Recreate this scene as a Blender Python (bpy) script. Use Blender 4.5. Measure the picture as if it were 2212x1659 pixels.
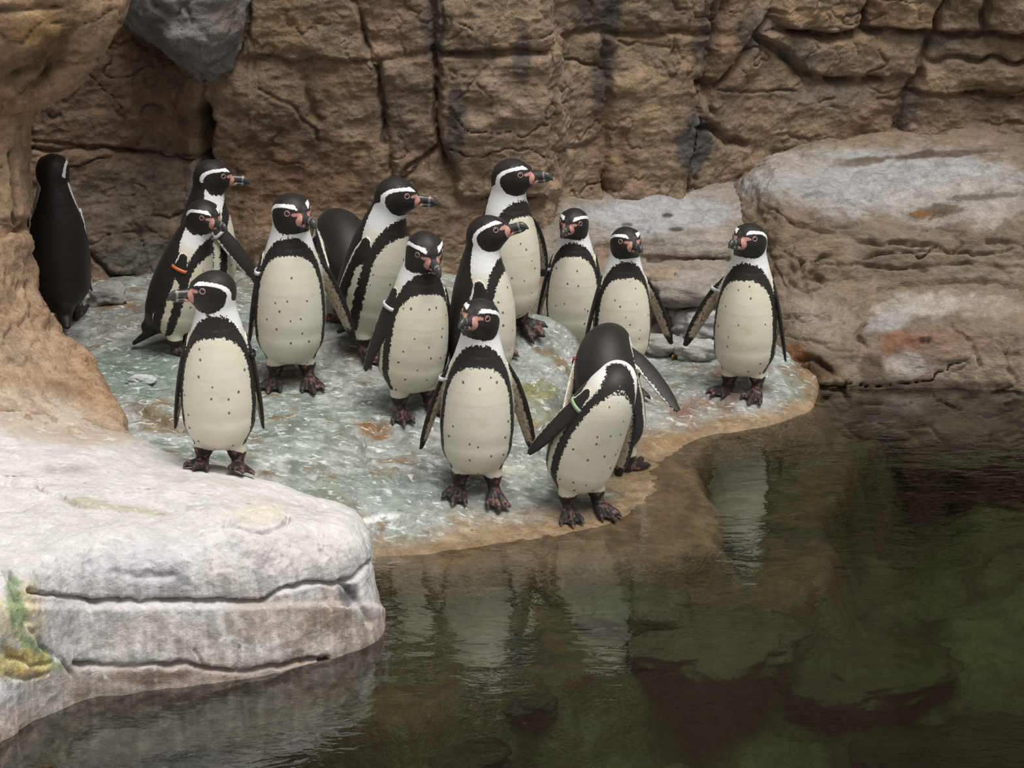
import bpy, math
import numpy as np
from mathutils import Vector, Matrix
from mathutils.bvhtree import BVHTree

# ------------------------------------------------------------------ clear
for o in list(bpy.data.objects):
    bpy.data.objects.remove(o)
scene = bpy.context.scene
COL = scene.collection

# ------------------------------------------------------------------ camera
W, H_IMG, FPX = 2212.0, 1659.0, 5200.0
CAMZ, PITCH = 2.8, math.radians(20.0)
cam_d = bpy.data.cameras.new('camera')
cam_d.sensor_width = 36.0
cam_d.lens = 36.0 * FPX / W
cam_d.clip_start = 0.1
cam_d.clip_end = 100
cam = bpy.data.objects.new('camera', cam_d)
cam.location = (0, 0, CAMZ)
cam.rotation_euler = (math.radians(90) - PITCH, 0, 0)
COL.objects.link(cam)
scene.camera = cam

# ------------------------------------------------------------------ sky (overcast), soft sun, exposure
SKY_STRENGTH, SUN_STRENGTH, EXPOSURE = 0.55, 2.4, 0.42
world = bpy.data.worlds.new('overcast_sky')
scene.world = world
world.use_nodes = True
wn, wl = world.node_tree.nodes, world.node_tree.links
wn.clear()
w_out = wn.new('ShaderNodeOutputWorld')
w_bg = wn.new('ShaderNodeBackground')
w_tc = wn.new('ShaderNodeTexCoord')
w_sep = wn.new('ShaderNodeSeparateXYZ')
w_ramp = wn.new('ShaderNodeValToRGB')
w_ramp.color_ramp.elements[0].position = 0.0
w_ramp.color_ramp.elements[0].color = (0.36, 0.36, 0.35, 1)
w_ramp.color_ramp.elements[1].position = 1.0
w_ramp.color_ramp.elements[1].color = (1.0, 1.01, 1.03, 1)
wl.new(w_tc.outputs['Generated'], w_sep.inputs[0])
wl.new(w_sep.outputs['Z'], w_ramp.inputs[0])
wl.new(w_ramp.outputs[0], w_bg.inputs['Color'])
w_bg.inputs['Strength'].default_value = SKY_STRENGTH
wl.new(w_bg.outputs[0], w_out.inputs[0])

sun_d = bpy.data.lights.new('soft_sun', 'SUN')
sun_d.energy = SUN_STRENGTH
sun_d.angle = math.radians(34)
sun_d.color = (1.0, 0.985, 0.95)
sun = bpy.data.objects.new('soft_sun', sun_d)
sun.rotation_euler = Vector((-0.24, 0.26, -1.0)).to_track_quat('-Z', 'Y').to_euler()
sun.location = (1, 3, 6)
COL.objects.link(sun)

vs = scene.view_settings
vs.view_transform = 'Standard'
vs.look = 'None'
vs.gamma = 1.0
vs.exposure = EXPOSURE
vs.use_curve_mapping = False

# ------------------------------------------------------------------ helpers: pixels <-> world
CP, SP = math.cos(PITCH), math.sin(PITCH)
def ray(px, py):
    a = (px - W / 2) / FPX
    b = -(py - H_IMG / 2) / FPX
    return np.array([a, CP + b * SP, -SP + b * CP])
def at_z(px, py, z):
    d = ray(px, py)
    t = (z - CAMZ) / d[2]
    return np.array([d[0] * t, d[1] * t, z])
def at_y(px, py, y):
    d = ray(px, py)
    t = y / d[1]
    return np.array([d[0] * t, y, CAMZ + d[2] * t])
def to_px(P):
    x, y, z = P[..., 0], P[..., 1], P[..., 2] - CAMZ
    f = y * CP - z * SP
    u = y * SP + z * CP
    return np.stack([W / 2 + FPX * x / f, H_IMG / 2 - FPX * u / f], -1)

# ------------------------------------------------------------------ helpers: noise
def _hash(ix, iy, iz, seed):
    h = (ix.astype(np.uint32) * np.uint32(374761393)) ^ (iy.astype(np.uint32) * np.uint32(668265263)) \
        ^ (iz.astype(np.uint32) * np.uint32(2147483647 - 58)) ^ np.uint32((seed * 1274126177) & 0xffffffff)
    h = (h ^ (h >> np.uint32(13))) * np.uint32(1274126177)
    h = (h ^ (h >> np.uint32(15))) * np.uint32(2246822519)
    h = h ^ (h >> np.uint32(16))
    return h.astype(np.float32) / np.float32(4294967295.0)
def vnoise(P, seed=0):
    P = np.asarray(P, dtype=np.float64) + 1000.0
    I = np.floor(P).astype(np.int64)
    F = (P - I).astype(np.float32)
    F = F * F * F * (F * (F * 6 - 15) + 10)
    ix, iy, iz = I[..., 0], I[..., 1], I[..., 2]
    fx, fy, fz = F[..., 0], F[..., 1], F[..., 2]
    r = 0
    for dx in (0, 1):
        wx = fx if dx else 1 - fx
        for dy in (0, 1):
            wy = fy if dy else 1 - fy
            for dz in (0, 1):
                wz = fz if dz else 1 - fz
                r = r + _hash(ix + dx, iy + dy, iz + dz, seed) * wx * wy * wz
    return r * 2 - 1
def fbm(P, octaves=4, seed=0, gain=0.5, lac=2.03):
    a, s, tot = 1.0, 0.0, 0.0
    P = np.asarray(P, dtype=np.float64)
    for i in range(octaves):
        s = s + a * vnoise(P, seed + i * 17)
        tot += a
        a *= gain
        P = P * lac + 3.7
    return s / tot
def ridged(P, octaves=4, seed=0):
    a, s, tot = 1.0, 0.0, 0.0
    P = np.asarray(P, dtype=np.float64)
    for i in range(octaves):
        s = s + a * (1 - np.abs(vnoise(P, seed + i * 17)) * 2)
        tot += a
        a *= 0.5
        P = P * 2.07 + 5.1
    return s / tot
def sstep(a, b, x):
    t = np.clip((x - a) / (b - a), 0, 1)
    return t * t * (3 - 2 * t)
def srgb(r, g, b):
    c = np.array([r, g, b]) / 255.0
    return np.where(c <= 0.04045, c / 12.92, ((c + 0.055) / 1.055) ** 2.4)

# ------------------------------------------------------------------ helpers: polylines, lofts, meshes
def polyline_dist(Q, pts):
    d = np.full(Q.shape[:-1], 1e9)
    pts = np.array(pts, dtype=float)
    for a, b in zip(pts[:-1], pts[1:]):
        ab = b - a
        t = np.clip(((Q - a) @ ab) / (ab @ ab + 1e-9), 0, 1)
        d = np.minimum(d, np.linalg.norm(Q - a - t[..., None] * ab, axis=-1))
    return d
def in_poly(Q, poly):
    x, y = Q[..., 0], Q[..., 1]
    inside = np.zeros(x.shape, bool)
    n = len(poly)
    for i in range(n):
        x0, y0 = poly[i]
        x1, y1 = poly[(i + 1) % n]
        if y0 == y1:
            continue
        c = ((y0 > y) != (y1 > y)) & (x < (x1 - x0) * (y - y0) / (y1 - y0) + x0)
        inside ^= c
    return inside
def poly_sd(Q, poly):
    d = polyline_dist(Q, list(poly) + [poly[0]])
    return np.where(in_poly(Q, poly), -d, d)
def catmull(P, n, axis):
    """resample control array P along an axis to n samples (Catmull-Rom, end-clamped)"""
    P = np.moveaxis(P, axis, 0)
    m = P.shape[0]
    t = np.linspace(0, m - 1, n)
    i = np.minimum(np.floor(t).astype(int), m - 2)
    f = (t - i).reshape((-1,) + (1,) * (P.ndim - 1))
    p1, p2 = P[i], P[i + 1]
    p0 = np.where((i > 0).reshape(f.shape), P[np.maximum(i - 1, 0)], 2 * p1 - p2)
    p3 = np.where((i < m - 2).reshape(f.shape), P[np.minimum(i + 2, m - 1)], 2 * p2 - p1)
    r = 0.5 * (2 * p1 + (p2 - p0) * f + (2 * p0 - 5 * p1 + 4 * p2 - p3) * f ** 2 + (3 * p1 - p0 - 3 * p2 + p3) * f ** 3)
    return np.moveaxis(r, 0, axis)
def even(P, n, axis):
    """resample a dense grid to equal arc-length steps along an axis (mean arc length)"""
    Q = np.moveaxis(P, axis, 0)
    L = np.linalg.norm(np.diff(Q, axis=0), axis=-1).mean(axis=1)
    s = np.concatenate([[0], np.cumsum(L)])
    u = np.interp(np.linspace(0, s[-1], n), s, np.arange(len(s)))
    i = np.minimum(np.floor(u).astype(int), len(s) - 2)
    f = (u - i)[:, None, None]
    return np.moveaxis(Q[i] * (1 - f) + Q[i + 1] * f, 0, axis)
def loft(ctrl, nr, nc):
    g = catmull(catmull(np.array(ctrl, dtype=float), nr * 2, 0), nc * 2, 1)
    return even(even(g, nr, 0), nc, 1)
def grid_normals(G, toward=None):
    du = np.gradient(G, axis=0)
    dv = np.gradient(G, axis=1)
    n = np.cross(du, dv)
    n /= np.linalg.norm(n, axis=-1, keepdims=True) + 1e-12
    return n
def mesh_obj(name, V, F, mat=None, smooth=True, parent=None, attrs=None):
    V = np.ascontiguousarray(V, dtype=np.float32)
    F = np.ascontiguousarray(F, dtype=np.int32)
    k = F.shape[1]
    me = bpy.data.meshes.new(name)
    me.vertices.add(len(V))
    me.vertices.foreach_set('co', V.ravel())
    me.loops.add(F.size)
    me.loops.foreach_set('vertex_index', F.ravel())
    me.polygons.add(len(F))
    me.polygons.foreach_set('loop_start', np.arange(0, F.size, k, dtype=np.int32))
    me.polygons.foreach_set('use_smooth', np.full(len(F), smooth, dtype=bool))
    for an, arr in (attrs or {}).items():
        arr = np.ascontiguousarray(arr, dtype=np.float32)
        if arr.ndim == 1:
            me.attributes.new(an, 'FLOAT', 'POINT').data.foreach_set('value', arr)
        elif arr.shape[1] == 3:
            me.attributes.new(an, 'FLOAT_VECTOR', 'POINT').data.foreach_set('vector', arr.ravel())
        else:
            me.attributes.new(an, 'FLOAT_COLOR', 'POINT').data.foreach_set('color', arr.ravel())
    me.update(calc_edges=True)
    me.validate()
    if mat:
        me.materials.append(mat)
    o = bpy.data.objects.new(name, me)
    COL.objects.link(o)
    if parent is not None:
        o.parent = parent
    return o
def grid_faces(nr, nc, flip=False):
    idx = np.arange(nr * nc).reshape(nr, nc)
    a, b, c, d = idx[:-1, :-1], idx[:-1, 1:], idx[1:, 1:], idx[1:, :-1]
    q = [a, b, c, d] if not flip else [a, d, c, b]
    return np.stack([x.ravel() for x in q], -1)
def sub_mesh(V, F, attrs, mask):
    f = F[mask]
    used, inv = np.unique(f, return_inverse=True)
    return V[used], inv.reshape(f.shape), {k: v[used] for k, v in attrs.items()}
def rgba(c):
    return np.concatenate([c, np.ones(c.shape[:-1] + (1,))], -1)
def tag(o, label=None, cat=None, group=None, kind=None):
    if label: o['label'] = label
    if cat: o['category'] = cat
    if group: o['group'] = group
    if kind: o['kind'] = kind
    return o

def paint(col, Q, P, strokes, seed=5):
    """blobs of colour (stains, painted shade) with ragged edges; each stroke: px, py, rx, ry, rot, (rgb), strength[, ragged]"""
    n1 = fbm(P * 9.0, 4, seed)
    n2 = fbm(P * 35.0, 3, seed + 3)
    for s in strokes:
        px, py, rx, ry, rot, c, k = s[:7]
        rag = s[7] if len(s) > 7 else 0.7
        a = math.radians(rot)
        dx, dy = Q[..., 0] - px, Q[..., 1] - py
        u = (dx * math.cos(a) + dy * math.sin(a)) / rx
        v = (-dx * math.sin(a) + dy * math.cos(a)) / ry
        q = np.sqrt(u * u + v * v) + rag * (n1 * 0.8 + n2 * 0.45)
        m = sstep(1.15, 0.55, q)[..., None] * k
        col = col * (1 - m) + srgb(*c) * m
    return col
def hairlines(P, scale, width, depth, seed):
    """irregular thin cracks along the zero lines of a warped noise, in patches"""
    w = P * np.array(scale) + 0.6 * fbm(P * 5.0, 3, seed)[..., None]
    f = fbm(w, 3, seed + 1)
    m = sstep(-0.05, 0.3, fbm(P * 3.0, 3, seed + 2))
    return depth * np.exp(-(f / width) ** 2) * m
def carve(P, N, Q, cracks, seed=9):
    """cut crack grooves: each (depth m, width px, polyline px)"""
    off = np.stack([fbm(P * 22.0, 3, seed), fbm(P * 22.0, 3, seed + 50)], -1) * 9.0
    Qw = Q + off
    var = 0.75 + 0.6 * fbm(P * 14.0, 2, seed + 90)
    d = np.zeros(Q.shape[:-1])
    for dep, wid, pts in cracks:
        dist = polyline_dist(Qw, pts)
        d = np.maximum(d, dep * var * np.exp(-(dist / wid) ** 2))
    return d

# ------------------------------------------------------------------ materials
def new_mat(name):
    m = bpy.data.materials.new(name)
    m.use_nodes = True
    nt = m.node_tree
    nt.nodes.clear()
    out = nt.nodes.new('ShaderNodeOutputMaterial')
    bs = nt.nodes.new('ShaderNodeBsdfPrincipled')
    nt.links.new(bs.outputs[0], out.inputs[0])
    return m, nt, bs
def nd(nt, t, **kw):
    n = nt.nodes.new(t)
    for k, v in kw.items():
        setattr(n, k, v)
    return n
def mth(nt, op, a, b=None, c=None, clamp=False):
    n = nt.nodes.new('ShaderNodeMath')
    n.operation = op
    n.use_clamp = clamp
    for i, v in enumerate((a, b, c)):
        if v is None: continue
        if isinstance(v, (int, float)): n.inputs[i].default_value = v
        else: nt.links.new(v, n.inputs[i])
    return n.outputs[0]
def mixc(nt, f, a, b, blend='MIX'):
    n = nt.nodes.new('ShaderNodeMix')
    n.data_type = 'RGBA'
    n.blend_type = blend
    for s, v in ((n.inputs[0], f), (n.inputs[6], a), (n.inputs[7], b)):
        if isinstance(v, (int, float)): s.default_value = v
        elif isinstance(v, (tuple, list, np.ndarray)): s.default_value = tuple(v)[:3] + (1,)
        else: nt.links.new(v, s)
    return n.outputs[2]
def noise(nt, vec, scale, detail=4, rough=0.55, dist=0.0):
    n = nt.nodes.new('ShaderNodeTexNoise')
    n.inputs['Scale'].default_value = scale
    n.inputs['Detail'].default_value = detail
    n.inputs['Roughness'].default_value = rough
    n.inputs['Distortion'].default_value = dist
    if vec is not None: nt.links.new(vec, n.inputs['Vector'])
    return n.outputs['Fac']
def mapr(nt, v, a, b, c=0.0, d=1.0):
    n = nt.nodes.new('ShaderNodeMapRange')
    n.interpolation_type = 'SMOOTHSTEP'
    nt.links.new(v, n.inputs[0])
    for i, x in enumerate((a, b, c, d)): n.inputs[i + 1].default_value = x
    return n.outputs[0]
def mapping(nt, vec, scale):
    n = nt.nodes.new('ShaderNodeMapping')
    n.inputs['Scale'].default_value = scale
    nt.links.new(vec, n.inputs['Vector'])
    return n.outputs[0]

def rock_mat(name, rough=0.8, speck=0.35, pit=0.25, bump=0.6, streak=0.0, b1=0.02, wet=None, spec=0.35, vscale=(1, 1, 1), mottle=None):
    m, nt, bs = new_mat(name)
    at = nd(nt, 'ShaderNodeAttribute', attribute_name='Col')
    tc = nd(nt, 'ShaderNodeTexCoord')
    v = mapping(nt, tc.outputs['Object'], vscale)
    n1 = noise(nt, v, 18, 6, 0.6, 0.4)
    n2 = noise(nt, v, 95, 5, 0.65)
    n3 = noise(nt, v, 300, 3, 0.6)
    f = mth(nt, 'ADD', mth(nt, 'MULTIPLY', n1, 0.55), mth(nt, 'MULTIPLY', n2, 0.45))
    f = mapr(nt, f, 0.33, 0.67, 1.0 - speck, 1.0 + speck * 0.8)
    cc = nt.nodes.new('ShaderNodeVectorMath'); cc.operation = 'SCALE'
    nt.links.new(at.outputs['Color'], cc.inputs[0]); nt.links.new(f, cc.inputs['Scale'])
    col = cc.outputs[0]
    for (c_, sc_, lo_, hi_, k_, ml_) in (mottle or []):
        mm = noise(nt, mapping(nt, tc.outputs['Object'], (1, 1.8, 1.8)), sc_, 5, 0.68, 0.8)
        msk = mth(nt, 'MULTIPLY', mapr(nt, mm, lo_, hi_), k_)
        if wet is not None:
            wa0 = nd(nt, 'ShaderNodeAttribute', attribute_name='wet')
            msk = mth(nt, 'MULTIPLY', msk, mth(nt, 'SUBTRACT', 1.0, wa0.outputs['Fac']))
        col = mixc(nt, msk, col, c_)
    if streak:
        sv = mapping(nt, tc.outputs['Object'], (1, 1, 0.06))
        ns = noise(nt, sv, 38, 4, 0.6)
        ge = nd(nt, 'ShaderNodeNewGeometry')
        gs = nd(nt, 'ShaderNodeSeparateXYZ'); nt.links.new(ge.outputs['True Normal'], gs.inputs[0])
        steep = mapr(nt, gs.outputs['Z'], 0.85, 0.35)
        fs = mth(nt, 'MULTIPLY_ADD', mapr(nt, ns, 0.38, 0.66, -streak, streak * 0.5), steep, 1.0)
        c2 = nt.nodes.new('ShaderNodeVectorMath'); c2.operation = 'SCALE'
        nt.links.new(col, c2.inputs[0]); nt.links.new(fs, c2.inputs['Scale'])
        col = c2.outputs[0]
    pv = nt.nodes.new('ShaderNodeTexVoronoi')
    pv.inputs['Scale'].default_value = 42
    nt.links.new(v, pv.inputs['Vector'])
    pm = mth(nt, 'MULTIPLY', mapr(nt, pv.outputs['Distance'], 0.05, 0.22, 1, 0), mapr(nt, n1, 0.5, 0.68))
    col = mixc(nt, mth(nt, 'MULTIPLY', pm, pit), col, (0.05, 0.04, 0.03))
    nt.links.new(col, bs.inputs['Base Color'])
    bs.inputs['Roughness'].default_value = rough
    bs.inputs['Specular IOR Level'].default_value = spec
    if wet is not None:
        wa = nd(nt, 'ShaderNodeAttribute', attribute_name='wet')
        r = mth(nt, 'MULTIPLY_ADD', wa.outputs['Fac'], wet - rough, rough)
        nt.links.new(r, bs.inputs['Roughness'])
    h = mth(nt, 'ADD', mth(nt, 'MULTIPLY', n1, b1), mth(nt, 'ADD', mth(nt, 'MULTIPLY', n2, 0.0065), mth(nt, 'MULTIPLY', n3, 0.002)))
    h = mth(nt, 'SUBTRACT', h, mth(nt, 'MULTIPLY', pm, 0.004))
    b = nd(nt, 'ShaderNodeBump')
    b.inputs['Strength'].default_value = bump
    b.inputs['Distance'].default_value = 1.0
    nt.links.new(h, b.inputs['Height'])
    nt.links.new(b.outputs[0], bs.inputs['Normal'])
    return m
M_WALL = rock_mat('brown_rock_wall', 0.85, 0.38, 0.35, 0.75)
M_LEDGE = rock_mat('layered_ledge_rock', 0.75, 0.32, 0.3, 0.7, vscale=(1, 1, 2.2))
M_FLOOR = rock_mat('wet_green_rock', 0.62, 0.36, 0.5, 0.8, wet=0.22, spec=0.5, mottle=[((0.80, 0.82, 0.78), 26, 0.54, 0.66, 0.8, 0), ((0.10, 0.13, 0.10), 34, 0.56, 0.68, 0.6, 0), ((0.25, 0.31, 0.26), 9, 0.5, 0.7, 0.55, 0)])
M_BOULDER = rock_mat('pale_streaked_rock', 0.75, 0.16, 0.3, 0.6, streak=0.26, b1=0.008, mottle=[((0.36, 0.33, 0.31), 11, 0.53, 0.72, 0.55, 0), ((0.84, 0.83, 0.82), 24, 0.54, 0.70, 0.5, 0), ((0.40, 0.31, 0.23), 34, 0.60, 0.72, 0.5, 0)])

# ================================================================== STRUCTURE
# ---------------------------------------------------- rock wall at the back
wall_cols = [(-700, 7.9), (-100, 8.0), (60, 8.08), (250, 8.16), (400, 8.22), (450, 8.2), (600, 8.16), (800, 8.2), (1000, 8.22),
             (1150, 8.24), (1196, 8.27), (1215, 8.42), (1300, 8.52), (1450, 8.6), (1550, 8.68), (1700, 8.84), (1900, 8.98), (2212, 9.0), (2700, 8.9), (3300, 8.7)]
wall_z = [-0.3, 0.0, 0.25, 0.5, 0.8, 1.1, 1.4, 2.0, 2.8, 3.4]
ctrl = []
for z in wall_z:
    row = []
    for px, Y in wall_cols:
        x = (px - W / 2) / FPX * 8.7
        y = Y + (-0.10 * sstep(0.45, 0.0, z) if px < 1200 else -0.05 * sstep(0.6, 0.2, z))
        y -= 0.10 * sstep(1.3, 2.8, z)
        if px < 430:
            y += 0.06 * sstep(0.7, 0.95, z) * sstep(1.6, 1.2, z)
        row.append((x, y, z))
    ctrl.append(row)
# finer rows in the part the picture shows
G1 = loft(ctrl, 740, 1280)
ri = np.flatnonzero(G1[:, 0, 2] < 1.42)
ri = np.r_[ri, np.arange(ri[-1] + 1, G1.shape[0] - 1, 12), G1.shape[0] - 1]
ci = np.arange(G1.shape[1])
cx = G1[0, :, 0]
vis = (cx > -2.0) & (cx < 2.1)
ci = np.r_[ci[cx <= -2.0][::10], ci[vis], ci[cx >= 2.1][9::10]]
G = G1[ri][:, ci]
P = G.copy()
N = grid_normals(G)
if N[..., 1].mean() > 0: N = -N
Q = to_px(P)
BL = {
    'B1': (0.020, [(540, -60), (765, -60), (785, 50), (800, 130), (700, 133), (560, 128), (505, 138), (535, 80)]),
    'B2': (0.010, [(765, -60), (925, -60), (940, 60), (942, 118), (800, 130), (785, 50)]),
    'B3': (0.030, [(925, -60), (1196, -60), (1203, 60), (1197, 112), (942, 118), (940, 60)]),
    'B4': (0.000, [(505, 138), (560, 128), (700, 133), (800, 130), (815, 150), (828, 260), (845, 390), (838, 520), (830, 800), (440, 800), (432, 345), (440, 240), (436, 170)]),
    'B5': (0.012, [(800, 130), (942, 118), (945, 160), (940, 260), (950, 310), (890, 370), (845, 390), (828, 260), (815, 150)]),
    'B6': (0.035, [(942, 118), (1197, 112), (1187, 240), (1192, 330), (1187, 430), (990, 430), (950, 310), (940, 260), (945, 160)]),
    'B7': (0.004, [(845, 390), (890, 370), (950, 310), (990, 430), (1187, 430), (1197, 800), (830, 800), (838, 520)]),
    'B8': (0.000, [(-200, -60), (265, -60), (300, 90), (420, 170), (436, 170), (440, 240), (432, 345), (250, 325), (-200, 310)]),
    'B9': (0.012, [(-200, 310), (250, 325), (432, 345), (440, 520), (440, 800), (-200, 800)]),
    'R1': (0.020, [(1210, -60), (1550, -60), (1530, 65), (1420, 70), (1300, 72), (1207, 75)]),
    'R2': (0.014, [(1207, 75), (1300, 72), (1310, 200), (1300, 306), (1195, 325), (1190, 240), (1200, 112)]),
    'R13': (0.024, [(1300, 72), (1420, 70), (1530, 65), (1525, 130), (1510, 170), (1505, 250), (1490, 330), (1480, 440), (1310, 440), (1300, 306), (1310, 200)]),
    'R14': (0.004, [(1195, 325), (1300, 306), (1310, 440), (1310, 800), (1200, 800), (1190, 430)]),
    'R3': (0.012, [(1550, -60), (1690, -60), (1670, 30), (1640, 60), (1590, 140), (1535, 190), (1510, 170), (1525, 130), (1530, 65)]),
    'R4': (0.060, [(1690, -60), (1880, -60), (1860, 62), (1780, 74), (1690, 66), (1662, 38)]),
    'R5': (0.065, [(1880, -60), (2055, -60), (2018, 66), (1930, 68), (1860, 62)]),
    'R6': (0.048, [(2055, -60), (2127, -60), (2122, 72), (2030, 72), (2018, 66)]),
    'R7': (0.070, [(2127, -60), (2420, -60), (2420, 82), (2122, 72)]),
    'R8': (0.040, [(1640, 60), (1690, 66), (1780, 74), (1860, 62), (2018, 66), (1998, 112), (1975, 165), (1900, 168), (1790, 172), (1730, 155), (1680, 110), (1640, 85)]),
    'R9': (0.022, [(2018, 66), (2122, 72), (2420, 82), (2420, 134), (1990, 128), (1998, 112)]),
    'R10': (0.030, [(1990, 128), (2420, 134), (2420, 208), (2050, 206), (1960, 195), (1975, 165)]),
    'R11': (0.000, [(1590, 140), (1640, 85), (1680, 110), (1730, 155), (1790, 172), (1900, 168), (1975, 165), (1950, 215), (1935, 300), (1700, 330), (1610, 312), (1570, 300), (1545, 275), (1505, 250), (1510, 170), (1535, 190)]),
    'R12': (0.014, [(1960, 195), (2050, 206), (2420, 208), (2420, 420), (1935, 420), (1935, 300), (1950, 215)]),
}
warp = np.stack([fbm(P * 12.0, 4, 21), fbm(P * 12.0, 4, 22)], -1) * 14.0
Qw = Q + warp
fade = sstep(-0.35, 0.25, fbm(P * 5.0, 3, 24))
bid = np.full(Q.shape[:2], -1)
hgt = np.zeros(Q.shape[:2])
bnames = list(BL)
for i, nm in enumerate(bnames):
    off, poly = BL[nm]
    lo = np.min(poly, 0) - 60; hi = np.max(poly, 0) + 60
    m = (Q[..., 0] > lo[0]) & (Q[..., 0] < hi[0]) & (Q[..., 1] > lo[1]) & (Q[..., 1] < hi[1])
    sd = np.full(Q.shape[:2], 1e9)
    sd[m] = poly_sd(Qw[m], poly)
    ins = sd < 0
    bid[ins] = i
    e = np.clip(-sd, 0, 400)
    crackd = (0.012 + 0.010 * ((i * 7) % 3)) * fade
    h = off * sstep(0, 14, e) - crackd * np.exp(-(e / 4.0) ** 1.5) + 0.010 * (1 - np.exp(-e / 40.0))
    hgt[ins] = h[ins]
wall_cracks = [
    (0.16, 13, [(441, 235), (446, 260), (441, 300), (443, 352)]),
    (0.03, 5, [(766, 0), (785, 50), (795, 110)]),
    (0.03, 5, [(953, 0), (959, 60), (944, 130)]),
    (0.045, 6, [(818, 140), (826, 230), (830, 310)]),
    (0.045, 6, [(940, 100), (945, 160), (940, 260), (950, 310), (975, 370)]),
    (0.03, 8, [(655, 170), (668, 200), (680, 245), (694, 262)]),
    (0.02, 4, [(560, 190), (640, 235), (690, 300)]),
    (0.05, 6, [(190, 545), (240, 592), (330, 612), (430, 625)]),
    (0.02, 4, [(70, 305), (250, 322), (420, 338)]),
    (0.02, 3, [(330, 460), (370, 470), (420, 445)]),
    (0.03, 5, [(845, 390), (905, 345), (950, 310), (985, 390)]),
    (0.018, 3, [(1210, 130), (1290, 140), (1300, 150)]),
    (0.018, 3, [(1330, 78), (1360, 95), (1440, 100)]), (0.015, 3, [(1450, 80), (1455, 140)]),
    (0.05, 9, [(1560, 0), (1545, 60), (1530, 140), (1518, 185)]),
    (0.06, 10, [(1500, 175), (1530, 182), (1520, 215), (1535, 240)]),
    (0.05, 7, [(1515, 215), (1500, 245), (1488, 270), (1545, 280), (1570, 302), (1612, 312)]),
    (0.05, 7, [(1675, 30), (1640, 62), (1590, 140), (1550, 190)]),
    (0.02, 3, [(1545, 198), (1640, 200), (1715, 196)]),
    (0.06, 7, [(1640, 85), (1690, 112), (1735, 158), (1800, 172), (1900, 168)]),
    (0.05, 9, [(2008, 72), (1990, 120), (1972, 190), (1950, 215), (1936, 282)]),
    (0.035, 6, [(1670, 66), (1780, 74), (1860, 64), (1930, 70), (2018, 68)]),
    (0.03, 5, [(2018, 68), (2122, 74), (2230, 80)]),
    (0.025, 4, [(2080, 200), (2140, 205), (2212, 196)]), (0.02, 3, [(1890, 215), (1950, 210), (1960, 220)]),
    (0.015, 3, [(1680, 290), (1740, 300)]), (0.02, 4, [(2120, 268), (2212, 262)]),
]
hgt = hgt - carve(P, N, Q, wall_cracks, 40) - hairlines(P, (4, 4, 7), 0.03, 0.016, 44) - hairlines(P, (9, 9, 5), 0.03, 0.010, 46)
big = fbm(P * np.array([2.6, 2.6, 3.2]), 4, 31)
med = fbm(P * np.array([9, 9, 13]), 4, 33)
fin = ridged(P * np.array([26, 26, 38]), 3, 35)
hgt = hgt + 0.055 * big + 0.022 * med + 0.0055 * (fin - 0.3)
P = P + N * hgt[..., None]
# colours of the wall rock and its stains; overhang shade painted into the left recess
base = srgb(138, 117, 94)[None, None] * (1 + 0.25 * fbm(P * 4, 3, 41)[..., None])
n = fbm(P * np.array([3.0, 3.0, 2.0]), 3, 42)[..., None]
base = base * (1 - 0.35 * sstep(0.05, 0.5, n)) + srgb(128, 92, 66) * 0.35 * sstep(0.05, 0.5, n)
Q2 = to_px(P)
C = paint(base, Q2, P, [
    (250, 300, 230, 330, 0, (112, 88, 70), 0.75), (300, 470, 150, 170, 0, (118, 108, 94), 0.7), (640, 360, 230, 130, 0, (112, 82, 60), 0.7),  # first blob darkens the left recess as painted shade
    (700, 470, 300, 60, 0, (128, 100, 76), 0.4), (640, 290, 140, 60, 20, (98, 86, 72), 0.5), (620, 60, 90, 60, 0, (168, 136, 98), 0.5),
    (840, 60, 60, 70, 0, (160, 130, 110), 0.5), (870, 240, 60, 90, 0, (110, 96, 82), 0.6), (985, 270, 30, 130, 0, (74, 70, 66), 0.8),
    (935, 60, 30, 90, 0, (82, 76, 72), 0.7), (1080, 220, 90, 100, 0, (150, 128, 108), 0.5), (1130, 120, 22, 90, 0, (84, 78, 74), 0.7),
    (1310, 110, 26, 170, 8, (80, 74, 68), 0.8), (1290, 20, 60, 50, 0, (80, 74, 70), 0.7), (1500, 310, 46, 75, 8, (74, 72, 68), 0.95),
    (1520, 100, 26, 110, 10, (84, 78, 72), 0.75), (1420, 30, 70, 30, 0, (110, 98, 84), 0.5), (1570, 230, 60, 60, 0, (112, 96, 80), 0.5),
    (1620, 60, 40, 60, 30, (90, 82, 74), 0.8), (1740, 120, 60, 30, 10, (104, 98, 88), 0.7), (1800, 205, 130, 30, 0, (110, 102, 88), 0.6),
    (1850, 100, 120, 30, 0, (160, 132, 100), 0.5), (1955, 240, 24, 60, 20, (78, 72, 66), 0.8), (2050, 90, 80, 20, 0, (104, 98, 86), 0.7),
    (1400, 220, 80, 80, 0, (168, 142, 110), 0.5), (1240, 230, 40, 120, 0, (150, 128, 104), 0.5), (2100, 180, 120, 40, 0, (164, 140, 108), 0.4),
    (1750, 30, 90, 30, 0, (168, 138, 102), 0.5), (1960, 30, 90, 30, 0, (170, 140, 104), 0.5),
    (330, 560, 150, 45, 0, (110, 108, 100), 0.7), (430, 640, 60, 25, 0, (170, 104, 46), 0.9), (250, 640, 60, 18, 0, (160, 96, 44), 0.8),
    (1060, 480, 200, 60, 0, (120, 98, 78), 0.5), (430, 440, 30, 120, 0, (150, 142, 136), 0.5), (740, 170, 60, 40, 0, (150, 118, 88), 0.4),
], 51)
V = P.reshape(-1, 3)
F = grid_faces(*P.shape[:2])
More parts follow.
